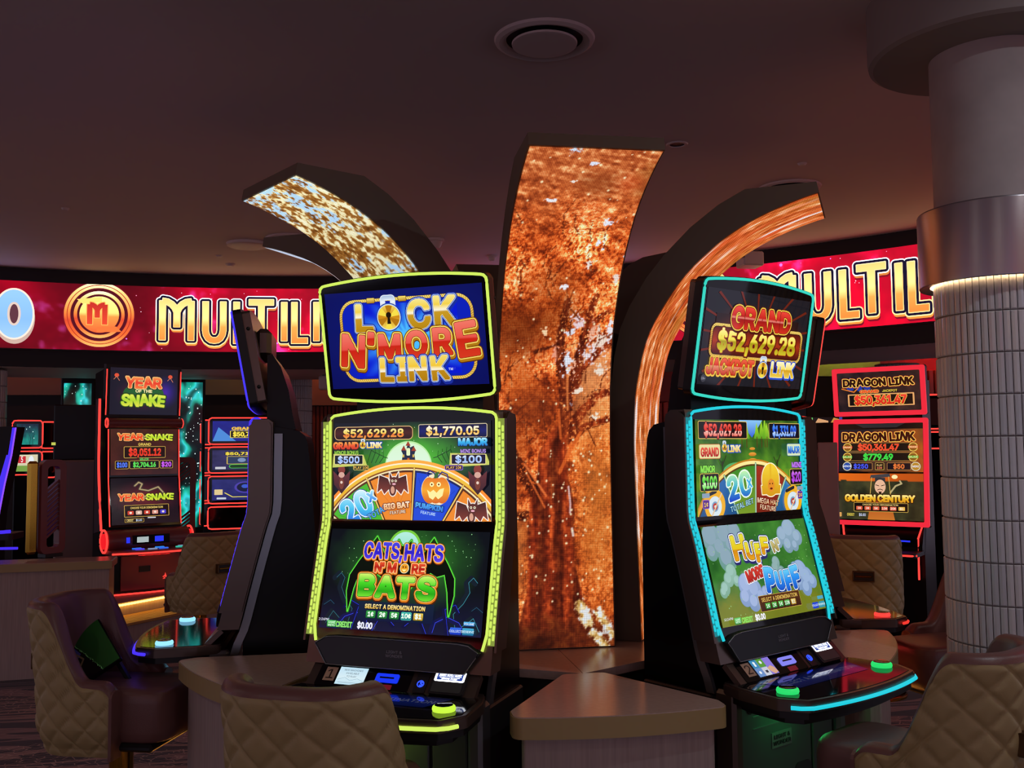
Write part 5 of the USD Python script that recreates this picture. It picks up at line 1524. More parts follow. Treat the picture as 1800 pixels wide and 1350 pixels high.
A.rect_(104, 128, 222, 154, [(0, '#5a3014'), (1, '#3a1c10')], 1, '#d8b850', .7).text('SELECT A DENOMINATION', 163, 138, 6.4, '#f0c860', track=.16, wmax=104)
for i, t_ in enumerate(('1¢', '2¢', '5¢', '10¢', '$1')):
    x0 = 118 + i * 18.5
    A.rect_(x0, 141, x0 + 14.5, 151, [(0, '#58b848' if i < 4 else '#e8c860'), (1, '#1e7a30' if i < 4 else '#b08018')], 1.4).text(t_, x0 + 7.2, 149, 6, '#f0fff0')
A.text('12:24PM', 12, 158, 4, '#d8d8e0').rect_(26, 156, 44, 167, [(0, '#58c858'), (1, '#1a7a28')], 1.5).text('GAME', 35, 161, 3.4, '#d8ffd8').text('MENU', 35, 165, 3.4, '#d8ffd8').text('CREDIT', 60, 166, 8, '#8ae058', sx=.72, fat=.4).text('$0.00', 96, 166, 9, '#f4f4ff', sx=.8, fat=.4)
A.rect_(272, 144, 290, 150, '#4aa8c8', 1).rect_(252, 154, 270, 165, '#2448d0', 1.5).text('COLLECT', 261, 161, 3.4, '#d8e8ff').rect_(272, 154, 290, 165, '#3a98b0', 1.5).text('RESERVE', 281, 161, 3.4, '#d8f4ff')
LOW2 = A


def plain_screen(c0, c1, title):
    A = Art(300, 168)
    A.raster(lambda X, Y: mixc(hx(c0), hx(c1), fbm2(X, Y, 0.02, 4)), 24, 14)
    return A.text(title, 150, 96, 30, GOLD, fat=1, outline=[(2.5, '#30104a')])


INFO1 = Art(104, 66)
INFO1.rect_(0, 0, 104, 66, [(0, '#bfe2f4'), (.6, '#d8eef6'), (1, '#bfe0ee')])
for i, t_ in enumerate(('NEW MACHINES', 'AVAILABLE', 'TO PLAY')):
    INFO1.text(t_, 52, 14 + i * 12, 6.4, '#4a5a68', bold=False)
INFO1.line([(6, 48), (30, 40), (52, 50), (78, 42), (100, 50)], 1.2, '#8ab0c4').rect_(10, 58, 94, 59.5, '#8aa0b0')
INFO2 = Art(104, 66)
INFO2.rect_(0, 0, 104, 66, '#7a86b8')
for x0, y0, x1, y1, c_ in ((0, 0, 32, 32, '#3a8ab8'), (34, 0, 66, 32, '#5a9a3a'), (68, 0, 104, 66, '#8a78d8'), (0, 34, 32, 66, '#6a90c8'), (34, 34, 66, 66, '#c8ccd8')):
    INFO2.rect_(x0, y0, x1, y1, c_)
INFO2.dots([((16, 12), 1), ((50, 14), 1.1), ((16, 50), 1), ((50, 50), 1)], 6, '#e8eef4').rect_(11, 16, 21, 26, '#e8eef4', 2).rect_(44, 46, 57, 56, '#3a3a48').poly(Polygon([(62, 40), (84, 32), (98, 42), (104, 60), (84, 66), (72, 56)]), '#d8a888')

slot_machine(-30, 'slot machine in front with yellow-green lights, padlock topper and bat game', '#d4f162', '#d4f162', dict(top=TOP1, up=UP1, low=LOW1), '1', INFO1, '#b8e83a')
slot_machine(30, 'slot machine on the right with cyan lights and a green cloud game', '#19cfe0', '#34d8c4', dict(top=TOP2, up=UP2, low=LOW2), '2', INFO2, '#20c860')
_p = plain_screen('#1c1050', '#5020a0', 'FEATURE')
slot_machine(-90, 'black slot machine at the left seen from its side, with a blue light edge', '#4a34ff', '#4638ff', dict(top=_p, up=_p, low=_p), '6', INFO2, '#8fd8ff', detail=False)
_p = plain_screen('#5a2008', '#b06020', 'JACKPOT')
slot_machine(90, 'slot machine behind the cyan-lit one, with red light edges', '#ff3a30', '#ff4a40', dict(top=_p, up=_p, low=_p), '3', INFO2, '#ff4038', detail=False)

# ================================================================ THE MACHINES BEYOND
RED = emat('neon_far_red', '#ff4038', 1.3)
REDS = emat('glow_red', '#ff1a22', 0.9)
BLUE = emat('neon_far_blue', '#4a30ff', 1.2)


def L2(u, w, z):
    u, w, z = np.broadcast_arrays(np.asarray(u, float), np.asarray(w, float), np.asarray(z, float))
    return np.stack([u, -w, z], -1)


def pro2(pts, u0, u1):
    """A (w out, z up) outline drawn out along u."""
    return extrude(Polygon(pts), u1 - u0, (np.array([u0, 0, 0]), (0, -1, 0), (0, 0, 1), (1, 0, 0)))


def flat_screen(name, art, hw, wt, zt, wb, zb, parent, m=None, lift=0.004):
    o, ax, ay = L2(-hw, wt, zt), np.array([2 * hw, 0, 0]), L2(0, wb, zb) - L2(0, wt, zt)
    f, nr = plane_map(o, ax, ay, art.w, art.h)
    o2 = o + nr * lift
    f, nr = plane_map(o2, ax, ay, art.w, art.h)
    return art_obj(name, art, f, m or SCREEN2, parent, (0, -1, 0), 0.0004)


def rect_tube(hw, wt, zt, wb, zb, r, rad=0.02, top=True, bottom=True):
    ln = math.hypot(wt - wb, zt - zb)
    p = ring_path(rrect(-hw, 0, hw, ln, rad), 0.03)
    t = p[:, 1] / ln
    return tube(L2(p[:, 0], wb + (wt - wb) * t, zb + (zt - zb) * t), r, 6, closed=True)


# ---- the snake machine
def snake_title(A, x, y, s):
    G1 = [(0, '#f8a050'), (.5, '#e83a20'), (1, '#f87838')]
    G2 = [(0, '#f0f060'), (.5, '#a8d828'), (1, '#e8e048')]
    return G1, G2


ST = Art(200, 160)
ST.raster(lambda X, Y: mixc((0.06, 0.05, 0.12), (0.42, 0.08, 0.20), 1.0 - np.hypot((X - 100) / 90, (Y - 90) / 60)) + (np.clip(1 - np.hypot((X - 165) / 40, (Y - 80) / 60), 0, 1)[..., None] * np.array([.1, .05, .5])), 40, 32)
ST.poly(affinity.scale(Point(98, 88).buffer(1), 60, 38), '#1c5a28')
G1 = [(0, '#f8a050'), (.5, '#e83a20'), (1, '#f87838')]
G2 = [(0, '#f0f060'), (.5, '#b0d828'), (1, '#e8e048')]
wav = lambda a: (lambda i, n: (a * math.sin(i * 2.1), 6 * math.sin(i * 1.7 + 1), 1))
ST.text('YEAR', 98, 66, 34, G1, track=.06, fat=1.6, each=wav(.05), outline=[(4, '#3a0c08'), (2, '#f8d080')], wmax=104)
ST.text('SNAKE', 98, 128, 36, G2, track=.06, fat=1.6, each=wav(.06), outline=[(4, '#1a2a08'), (1.6, '#5a8a18')], wmax=128)
ST.text('OF THE', 98, 83, 10, '#f0e0a0', fat=.5, outline=[(1, '#1c4a20')])
for x_ in (18, 176):
    ST.dots([((x_, 26), 1)], 7, '#e05030').line([(x_ - 8, 40), (x_, 30), (x_ + 8, 44)], 2, '#c87858')
SM = Art(200, 160)
SM.raster(lambda X, Y: mixc((0.10, 0.05, 0.08), (0.38, 0.16, 0.12), fbm2(X, Y, .03, 3)), 36, 28)
SM.text('YEAR', 58, 38, 22, G1, track=.05, fat=1, each=wav(.05), outline=[(2.4, '#3a0c08'), (1.2, '#f8d080')], wmax=74).text('SNAKE', 144, 38, 20, G2, track=.05, fat=1, each=wav(.05), outline=[(2.0, '#1a2a08')], wmax=84)
prize(SM, 40, 62, 162, 100, '$8,051.12', '#16090a', '#e8c058', [(0, '#f86048'), (.5, '#e02818'), (1, '#f05038')], 2, .62)
SM.text('OF', 99, 28, 5, '#f0d880').text('THE', 99, 35, 5, '#f0d880')
SM.text('GRAND', 100, 58, 9, '#f0d060', wmax=38)
for x0, x1, t_, c_ in ((14, 52, '$100', '#4a78f8'), (56, 142, '$2,704.16', '#58e058'), (146, 184, '$20', '#c858f0')):
    prize(SM, x0, 112, x1, 138, t_, '#0c0a10', '#d8b050', c_, 3, .6)
SM.text('MAJOR', 98, 110, 8, '#58d868', wmax=26)
SL = Art(200, 160)
SL.raster(lambda X, Y: mixc((0.07, 0.05, 0.10), (0.42, 0.14, 0.18), 1.1 - np.hypot((X - 100) / 110, (Y - 70) / 60)), 36, 28)
SL.line([(70, 28), (82, 16), (92, 22), (84, 40), (110, 46), (140, 34), (156, 56), (140, 80)], 9, '#4a4038').line([(70, 28), (82, 16), (92, 22), (84, 40), (110, 46), (140, 34), (156, 56), (140, 80)], 4, '#b09a70')
SL.text('YEAR', 58, 78, 22, G1, track=.05, fat=1, each=wav(.05), outline=[(2.4, '#3a0c08'), (1.2, '#f8d080')], wmax=74).text('SNAKE', 144, 78, 20, G2, track=.05, fat=1, each=wav(.05), outline=[(2.0, '#1a2a08')], wmax=84)
SL.text('OF', 99, 68, 5, '#f0d880').text('THE', 99, 75, 5, '#f0d880')
SL.rect_(38, 96, 168, 134, '#160c10', 1, '#d8b050', 1.6).text('CHOOSE YOUR DENOMINATION', 103, 108, 7, '#f0d070', wmax=96)
for i in range(5):
    SL.rect_(46 + i * 24, 114, 64 + i * 24, 128, ['#c84030', '#d8b0a0', '#c84030', '#d89080', '#4a40d0'][i], 3).dots([((55 + i * 24, 121), 1)], 4, '#f4e0d0')
SL.rect_(38, 142, 92, 153, '#100c10', 1, '#d8b050', 1).text('CREDIT', 52, 150.5, 7, '#e8d080', wmax=20).text('$0.00', 78, 150.5, 7, '#c8d8f0', wmax=18).rect_(104, 138, 128, 142, '#d0d0d8')
p0 = at(252, 800, 8.5)
ym = thing('snake_machine', 'tall red-neon slot machine lettered with a snake game, in the left background', 'slot machine', (p0[0], p0[1], -0.1), 30)
UsdGeom.Xformable(ym).AddScaleOp().Set(Gf.Vec3f(1.0625, 1.0625, 1.0625))
obj('cabinet', pro2([(-0.30, 0.47), (-0.30, 2.25), (-0.02, 2.28), (-0.03, 1.82), (0.0, 1.40), (0.05, 0.98), (0.10, 0.86), (0.10, 0.47)], -0.30, 0.30), M_BLACK, ym, smooth=25)
g = group_part('topper', ym)
obj('frame', pro2([(-0.08, 1.885), (-0.06, 2.315), (0.005, 2.31), (-0.015, 1.885)], -0.305, 0.305), M_BLACKM, g)
flat_screen('topper_screen', ST, 0.275, 0.006, 2.285, -0.012, 1.905, g)
for s in (-1, 1):
    obj('light_strip', tube(L2([s * 0.30] * 2, [0.008, -0.012], [2.27, 1.90]), 0.005, 6), RED, g)
tb = trimesh.creation.cylinder(0.04, 0.60, sections=20)
tb.apply_transform(trimesh.transformations.rotation_matrix(PI / 2, [0, 1, 0]))
obj('roller', move(tb, (0, -0.03, 1.835)), M_MAROON, ym, smooth=40)
for s in (-1, 1):
    q = np.linspace(0, 2 * PI, 24, endpoint=False)
    obj('roller_ring', tube(L2(np.full(24, s * 0.302), 0.03 + 0.034 * np.cos(q), 1.835 + 0.034 * np.sin(q)), 0.008, 6, closed=True), RED, ym, smooth=True)
g = group_part('display', ym)
obj('glass', pro2([(-0.02, 1.79), (0.012, 1.79), (0.03, 1.40), (0.09, 1.0), (0.05, 1.0), (0.0, 1.40)], -0.29, 0.29), M_GLASSBLK, g)
flat_screen('upper_screen', SM, 0.27, 0.014, 1.785, 0.031, 1.415, g)
flat_screen('lower_screen', SL, 0.27, 0.032, 1.39, 0.088, 1.02, g)
for s in (-1, 1):
    obj('light_strip', tube(L2([s * 0.285] * 3, [0.016, 0.036, 0.094], [1.785, 1.40, 1.01]), 0.005, 6), RED, g, smooth=True)
zz = np.linspace(0, 1, 14)
obj('side_light', tube(L2(np.full(14, -0.345), -0.02 + 0.12 * np.clip(zz - .45, 0, 1) ** 1.5 * 2, 2.03 - 1.05 * zz), 0.010, 6), RED, ym, smooth=True, label='long curved red neon edge')
obj('side_plate', pro2([(-0.12, 0.95), (-0.12, 2.03), (-0.03, 2.03), (-0.03, 1.5), (0.06, 0.98)], -0.345, -0.33), mat('vented_plate', '#4a3034', 0.5), ym)
for s in (-1, 1):
    q = np.linspace(0, 2 * PI, 32, endpoint=False)
    dsc = trimesh.creation.cylinder(0.062, 0.02, sections=28)
    dsc.apply_transform(trimesh.transformations.rotation_matrix(PI / 2, [0, 1, 0]))
    obj('hub', move(dsc, (s * 0.335, -0.13, 0.90)), REDS, ym, smooth=40)
    obj('hub_ring', tube(L2(np.full(32, s * 0.34), 0.13 + 0.088 * np.cos(q), 0.90 + 0.088 * np.sin(q)), 0.009, 6, closed=True), RED, ym, smooth=True)
pod = trimesh.creation.cylinder(0.085, 0.64, sections=28)
pod.apply_transform(trimesh.transformations.rotation_matrix(PI / 2, [0, 1, 0]))
obj('pod', move(pod, (0, -0.12, 0.90)), M_MAROON, ym, smooth=40)
for x0, x1, m_ in ((-0.14, 0.15, M_GLASSBLK), (-0.11, -0.02, emat('card_pale', '#c8d8d8', .7)), (0.03, 0.10, emat('card_blue2', '#2838ff', .9)), (-0.19, -0.165, emat('card_blue2', '#2838ff', .9))):
    h_ = 0.035 if m_ is M_GLASSBLK else 0.022
    obj('card_panel', bx(x0, x1, -0.212 - (0.004 if m_ is not M_GLASSBLK else 0), -0.19, 0.905 - h_, 0.905 + h_), m_, ym)
dk = obj('deck', extrude(Polygon([(-0.33, 0.10), (-0.33, 0.32), (-0.1, 0.40), (0.15, 0.40), (0.34, 0.33), (0.34, 0.10)]), 0.035, (L2(0, 0, 0.80), (1, 0, 0), (0, -1, 0), (0, 0, 1))), M_MAROON, ym)
obj('deck_light', tube(L2([-0.335, -0.1, 0.15, 0.34], [0.325, 0.405, 0.405, 0.335], [0.815] * 4), 0.008, 6), RED, dk)
for u_, w_, c_ in ((-0.12, 0.24, '#2878ff'), (0.06, 0.24, '#2890ff'), (0.06, 0.33, '#3870ff'), (-0.12, 0.31, '#5a48ff'), (0.20, 0.31, '#38c8b0'), (-0.03, 0.34, '#8a98c0'), (0.24, 0.25, '#8a98c0')):
    obj('button', bx(u_ - 0.035, u_ + 0.035, -w_ - 0.014, -w_ + 0.014, 0.835, 0.845, .003), emat('btn_' + c_[1:], c_, .8), dk)
obj('base_door', pro2([(0.10, 0.50), (0.10, 0.77), (0.115, 0.77), (0.115, 0.50)], -0.20, 0.27), M_MAROON, ym)
obj('plate', bx(-0.06, 0.03, -0.12, -0.114, 0.64, 0.685), M_BLACKM, ym)
em = unary_union([Polygon([(0, .05), (.018, .0), (.005, .008)]), Polygon([(0, .05), (-.006, .012), (.004, .02)]), Polygon([(-.022, .018), (-.002, .03), (-.014, .012)]), Polygon([(-.02, .0), (-.004, .012), (.002, .0)])])
obj('emblem', extrude(em, 0.003, (L2(0.15, 0.118, 0.57), (1, 0, 0), (0, 0, 1), (0, -1, 0))), RED, ym, label='small red winged emblem')
obj('foot_light', tube(L2([-0.34, 0.0, 0.34], [0.14, 0.16, 0.14], [0.478] * 3), 0.008, 6), RED, ym)
obj('under_lamp', bx(-0.12, 0.12, -0.30, -0.28, 0.788, 0.797), emat('under_red', '#ff2020', 3), ym, label='small lamp under the deck')
obj('door_lamp', bx(-0.02, 0.2, -0.13, -0.12, 0.772, 0.779), RED, ym)

# platform with planked step, lit warm from above
pa, pb = at(193, 1100, 7.3), at(330, 1075, 8.0)
pl = thing('planked_step', 'low platform with a warm-lit planked step under the red snake machine', 'platform', (pb[0], pb[1], 0), math.degrees(math.atan2(pb[1] - pa[1], pb[0] - pa[0])))
obj('plinth', bx(-0.72, 0.55, 0.32, 1.25, 0, 0.396, .004), M_BASE, pl)
obj('riser', bx(-0.72, 0.02, 0.0, 0.32, 0, 0.275), M_BASE, pl)
obj('end_riser', bx(0.02, 0.55, 0.10, 0.32, 0, 0.275), M_BASE, pl)
for i in range(6):
    obj('plank', bx(-0.72, 0.03 + (0.52 if i > 1 else 0), -0.02 + i * 0.056, 0.031 + i * 0.056, 0.275, 0.297, .003), mat('oak', '#b58b4a', .45, noise=(20, .15, (.3, 4, 4))), pl)
obj('glow_strip', bx(-0.70, 0.53, 0.292, 0.316, 0.375, 0.387), emat('step_lamp', '#ffb84a', 7.0), pl, label='warm light strip washing the planks')

# ---- the dragon machine
DT = Art(200, 112)
DT.raster(lambda X, Y: mixc((0.06, 0.05, 0.08), (0.32, 0.20, 0.18), (fbm2(X, Y, .04, 3) - .25) * 1.6), 44, 26)
for x_ in (18, 40, 60):
    DT.poly(Polygon([(x_, 40), (x_ + 14, 14), (x_ + 22, 50), (x_ + 10, 54)]), '#1c3aa0')
DT.line([(10, 46), (40, 56), (50, 46)], 3, '#e07828')
DR = lambda i, n: (.05 * math.sin(i * 1.9), 7 * math.sin(i * 2.3), 1)
DT.text('DRAGON LINK', 100, 40, 19, '#2a0c08', track=.1, fat=.9, each=DR, outline=[(2.6, '#c8401c'), (1.6, '#f8d060')], wmax=172)
DT.text('GRAND', 78, 59, 7, '#e84828', fat=.5, outline=[(.7, '#f0c050')], wmax=46).text('JACKPOT', 128, 58, 6, '#f0d848', wmax=36)
DT.rect_(24, 62, 186, 96, '#e8a868', 2).rect_(28, 65, 182, 93, '#120d0c', 1).text('$50,361.47', 104, 90, 22, [(0, '#f84838'), (1, '#c81c14')], fat=.8, outline=[(1.3, '#f0c050')], track=.06, wmax=126)
DM = Art(200, 118)
DM.raster(lambda X, Y: mixc((0.10, 0.10, 0.14), (0.68, 0.34, 0.10), np.clip((X / 200) * 1.2 + (fbm2(X, Y, .03, 6) - .5) * 1.4 - .3, 0, 1)), 40, 26)
DM.rect_(0, 0, 200, 14, '#08080a').poly(Polygon([(40, 0), (160, 0), (140, 10), (60, 10)]), '#2a282c')
DM.text('DRAGON LINK', 96, 42, 19, '#3a100a', track=.1, fat=.9, each=DR, outline=[(2.6, '#c8401c'), (1.6, '#f8c858')], wmax=172)
for y_, t_, c_, b_ in ((58, '$50,361.47', '#f05030', '#c83820'), (82, '$779.49', '#38d848', '#38a838')):
    DM.rect_(20, y_ - 10, 180, y_ + 9, '#12100e', 2, '#d8a050', .8).text(t_, 96, y_ + 7, 14, c_, fat=.6, track=.06)
    for x_ in (22, 178):
        DM.poly(Point(x_, y_).buffer(11), '#e8c058').poly(Point(x_, y_).buffer(9), '#8a5a1c').rect_(x_ - 12, y_ - 3, x_ + 12, y_ + 3, b_, 1).text('GRAND' if y_ < 70 else 'MAJOR', x_, y_ + 2.2, 4.4, '#ffe8a0')
for x0, x1, t_, c_ in ((28, 82, '$250', '#4858f0'), (118, 172, '$50', '#e87838')):
    DM.rect_(x0, 97, x1, 113, '#14101a', 1, '#d89850', .8).text(t_, (x0 + x1) / 2, 110, 10, c_, fat=.4)
DM.rect_(90, 97, 110, 113, '#1c1410', 1, '#e8c058', .8).text('PLAY', 100, 104, 4, '#f0d080').text('10¢', 100, 111, 5, '#f08060')
for x_ in (22, 184):
    DM.poly(Point(x_, 105).buffer(11), '#d8d0b0').poly(Point(x_, 105).buffer(9), '#2a4aa0' if x_ < 100 else '#b8862c').text('MINOR' if x_ < 100 else 'MINI', x_, 107, 4.4, '#e8f0ff')
DL = Art(200, 112)
DL.raster(lambda X, Y: np.where((Y < 14 + 8 * fbm2(X, Y * 0, .03, 2))[..., None], mixc((0.90, 0.42, 0.10), (0.72, 0.30, 0.08), X / 200), mixc((0.12, 0.14, 0.09), (0.30, 0.29, 0.17), (fbm2(X, Y, .04, 4) - .3) * 2)), 70, 40)
DL.poly(affinity.scale(Point(134, 8).buffer(1), 7, 5), '#fff0b0').line([(124, 46), (136, 30), (150, 24), (146, 18)], 4, '#b8a878')
DL.poly(Polygon([(70, 112), (76, 74), (90, 60), (110, 60), (126, 74), (134, 112)]), [(0, '#a83a1c'), (1, '#c8742c')])
DL.poly(Polygon([(78, 4), (122, 0), (124, 8), (76, 12)]), '#3a4048').line([(80, 10), (76, 50)], 1.6, '#d8b058').line([(120, 8), (124, 50)], 1.6, '#d8b058').rect_(88, 10, 112, 22, '#2a3038', 2)
DL.poly(affinity.scale(Point(100, 32).buffer(1), 13, 17), '#e8b898').line([(90, 28), (97, 30)], 1.6, '#20140e').line([(103, 30), (110, 28)], 1.6, '#20140e').line([(94, 40), (100, 38), (106, 40)], 1.6, '#20140e').poly(Polygon([(96, 44), (104, 44), (100, 56)]), '#20140e')
DL.text('GOLDEN CENTURY', 98, 68, 15, [(0, '#fff2a0'), (.5, '#f0b828'), (1, '#d8901c')], track=.05, fat=1, outline=[(1.8, '#3a1c08')], wmax=164)
DL.rect_(38, 72, 164, 92, '#120e0c', 1, '#d8b050', 1).text('CHOOSE YOUR DENOMINATION', 100, 78, 4, '#e8c878', wmax=84)
for i in range(6):
    DL.rect_(43 + i * 20, 80, 58 + i * 20, 89, '#e06040' if i < 5 else '#e8b850', 1.5).text(['1¢', '2¢', '5¢', '10¢', '20¢', '$1'][i], 50.5 + i * 20, 87, 5, '#fff0e0')
DL.text('CREDIT', 30, 104, 6, '#f0d858', wmax=18).text('$0.00', 58, 104, 6, '#d8e0ff', wmax=16).rect_(2, 96, 8, 107, '#d8a058', 2)
p1 = at(1548, 800, 7.5)
dm = thing('dragon_machine', 'red-framed slot machine lettered with a dragon game, right of the cyan-lit machine', 'slot machine', (p1[0], p1[1], 0), -44)
obj('cabinet', pro2([(-0.34, 0.0), (-0.34, 2.10), (-0.06, 2.10), (-0.06, 1.1), (0.02, 0.95), (0.02, 0.0)], -0.30, 0.30), M_BLACK, dm, smooth=25)


def framed(parent, name, hw, wt, zt, wb, zb, art_list, fw=0.036):
    g = group_part(name, parent)
    ln = math.hypot(wt - wb, zt - zb)
    o = L2(0, wb, zb)
    ay = (L2(0, wt, zt) - o) / ln
    nz = np.array([0, -ay[2], ay[1]])
    nz = nz if nz[1] < 0 else -nz
    outer = rrect(-hw, 0, hw, ln, 0.015)
    obj('back_shell', extrude(outer, 0.06, (o - nz * 0.065, (1, 0, 0), ay, nz)), M_BLACKM, g)
    obj('light_frame', extrude(outer.difference(rrect(-hw + fw, fw, hw - fw, ln - fw, 0.008)), 0.022, (o - nz * 0.01, (1, 0, 0), ay, nz)), emat('frame_red', '#f0283c', 1.0), g)
    obj('glass', extrude(rrect(-hw + fw * .8, fw * .8, hw - fw * .8, ln - fw * .8, 0.006), 0.012, (o - nz * 0.01, (1, 0, 0), ay, nz)), M_GLASSBLK, g)
    for nm, art, t0, t1 in art_list:
        a, b_ = o + ay * ln * t0 + nz * 0.003, o + ay * ln * t1 + nz * 0.003
        f, nr = plane_map(a + np.array([-(hw - fw * 1.1), 0, 0]), (2 * (hw - fw * 1.1), 0, 0), b_ - a, art.w, art.h)
        art_obj(nm, art, f, SCREEN2, g, (0, -1, 0), 0.0004)


framed(dm, 'topper', 0.345, 0.02, 2.20, -0.015, 1.825, [('topper_screen', DT, .92, .08)])
framed(dm, 'display', 0.352, -0.01, 1.80, 0.07, 0.985, [('upper_screen', DM, .955, .50), ('lower_screen', DL, .485, .055)])
obj('apron', pro2([(-0.06, 0.98), (0.02, 0.98), (0.10, 0.84), (0.10, 0.80), (0, 0.80)], -0.30, 0.30), M_BLACK, dm)
obj('deck', extrude(rrect(-0.31, 0.05, 0.31, 0.36, 0.03), 0.03, (L2(0, 0, 0.785), (1, 0, 0), (0, -1, 0), (0, 0, 1))), M_BLACKM, dm)
obj('deck_light', tube(L2([-0.31, -0.28, 0.28, 0.31], [0.33, 0.365, 0.365, 0.33], [0.80] * 4), 0.008, 6), RED, dm)
obj('card_panel', bx(0.05, 0.27, -0.115, -0.09, 0.845, 0.90), M_GLASSBLK, dm)
obj('card_light', bx(0.08, 0.22, -0.118, -0.114, 0.875, 0.888), emat('card_blue2', '#2838ff', .9), dm)
for s in (-1, 1):
    obj('side_light', tube(L2([s * 0.29, s * 0.27, s * 0.27], [0.04, 0.09, 0.10], [0.985, 0.90, 0.60]), 0.008, 6), RED, dm, smooth=True)


def outline_machine(name, label, loc, deg, hw, rows, arts, base=None):
    """A distant cabinet: stacked displays outlined in red neon."""
    t = thing(name, label, 'slot machine', (loc[0], loc[1], 0), deg)
    z0, z1 = rows[-1][1], rows[0][0]
    obj('cabinet', bx(-hw + 0.02, hw - 0.02, 0.01, 0.40, base if base is not None else 0.0, z1 - 0.01, 0.01), M_BLACK, t)
    for (zt, zb), art in zip(rows, arts):
        g = group_part('display', t)
        obj('light_frame', rect_tube(hw, 0.0, zt - 0.012, 0.0, zb + 0.012, 0.009, 0.03), RED, g, smooth=True)
        obj('glass', bx(-hw + 0.012, hw - 0.012, -0.004, 0.012, zb + 0.02, zt - 0.02), M_GLASSBLK, g)
        if art is not None:
            flat_screen('screen', art, hw - 0.04, 0.006, zt - 0.045, 0.006, zb + 0.045, g)
    return t


E1 = Art(200, 130)
E1.raster(lambda X, Y: mixc((0.07, 0.10, 0.42), (0.12, 0.16, 0.62), fbm2(X, Y, .03, 3)), 20, 14).poly(Polygon([(20, 40), (80, 130), (0, 130)]), '#4a8ad8').text('GRAND', 108, 58, 18, '#f0c040', fat=1).rect_(62, 66, 190, 106, '#1a1408', 1, '#f0d848', 3).text('$50,716.47', 126, 99, 26, '#f8e048', fat=1, wmax=112)
E2 = Art(200, 130)
E2.raster(lambda X, Y: mixc((0.10, 0.10, 0.24), (0.24, 0.22, 0.44), fbm2(X, Y, .05, 5)), 24, 16).text('$50,716.47', 110, 32, 17, '#f0d848', fat=.8, outline=[(2, '#1a1808')]).rect_(52, 44, 150, 90, '#28385a', 1, '#e8c848', 3).poly(Point(100, 66).buffer(14), '#7a90b8').rect_(60, 98, 150, 118, '#103a18', 8, '#48c848', 3).rect_(10, 110, 46, 126, '#c8c8d0', 2)
E3 = Art(200, 130)
E3.raster(lambda X, Y: mixc((0.10, 0.12, 0.34), (0.20, 0.20, 0.50), fbm2(X, Y, .05, 7)), 24, 16).poly(Point(112, 50).buffer(36), '#4a40a8').poly(Point(112, 50).buffer(28), '#141838').poly(Point(112, 44).buffer(12), '#3a5ac8').rect_(8, 62, 36, 96, '#e0c890', 2).line([(44, 84), (70, 110), (180, 110)], 5, '#e0d060').dots([((130, 96), 1), ((150, 98), 1)], 9, '#e89848').rect_(16, 112, 48, 124, '#c8d0d8', 2)
E4 = Art(200, 130)
E4.raster(lambda X, Y: mixc((0.04, 0.14, 0.22), (0.12, 0.58, 0.52), np.clip(Y / 130 + (fbm2(X, Y, .04, 7) - .5), 0, 1)), 30, 20).dots([((x_, y_), 1) for x_, y_ in ((120, 20), (150, 50), (90, 34), (160, 90), (60, 60))], 4, '#d8fff8').line([(120, 130), (130, 90), (120, 70)], 3, '#08302c').line([(150, 130), (150, 84), (166, 66)], 3, '#08302c')
E5 = Art(200, 80)
E5.rect_(0, 0, 200, 80, '#d8d0b0').rect_(20, 8, 90, 40, '#c83038', 2).text('5', 55, 36, 26, '#ffffff').poly(Point(140, 30).buffer(24), '#e8f0f8').rect_(0, 52, 200, 80, '#78a048')
zc = lambda y, d: 1.6 + (795 - y) / FPX * d
p = at(425, 800, 10.4)
outline_machine('neon_machine', 'distant slot machine with three red-outlined blue screens, beside the black machine seen from its side', p, 5, 0.34, [(zc(735, 10.4), zc(785, 10.4)), (zc(786, 10.4), zc(835, 10.4)), (zc(837, 10.4), zc(888, 10.4)), (zc(890, 10.4), zc(932, 10.4))], [E1, E2, E3, None])
p = at(383, 800, 11.2)
outline_machine('neon_machine', 'distant dark machine outlined in thin red neon, left of the one with blue screens', p, 38, 0.22, [(zc(738, 11), zc(785, 11)), (zc(787, 11), zc(835, 11)), (zc(836, 11), zc(884, 11)), (zc(885, 11), zc(928, 11))], [None] * 4)
p = at(48, 780, 10.0)
outline_machine('neon_machine', 'distant slot machine with a teal screen in a red outline, behind the blue-lit one', p, 16, 0.14, [(zc(736, 10), zc(788, 10)), (zc(790, 10), zc(835, 10))], [E4, E5])
p = at(86, 780, 10.6)
outline_machine('neon_machine', 'distant black machine with a thin red outline, right of the teal screen', p, 10, 0.085, [(zc(739, 10.6), zc(789, 10.6)), (zc(791, 10.6), zc(840, 10.6))], [None, None])
E6 = Art(120, 200)
E6.rect_(0, 0, 120, 200, '#1c0808').poly(Point(42, 24).buffer(14), '#c8d838').text('B', 42, 31, 18, '#1c3008').rect_(30, 60, 120, 190, [(0, '#d82828'), (1, '#8a1414')], 6)
p = at(1668, 740, 8.6)
outline_machine('neon_machine', 'red-lit slot machine almost hidden behind the big tiled column', p, -40, 0.20, [(1.6 + (782 - 692) / FPX * 8.6, 1.6 + (782 - 757) / FPX * 8.6), (1.6 + (782 - 758) / FPX * 8.6, 1.55)], [E6, None])
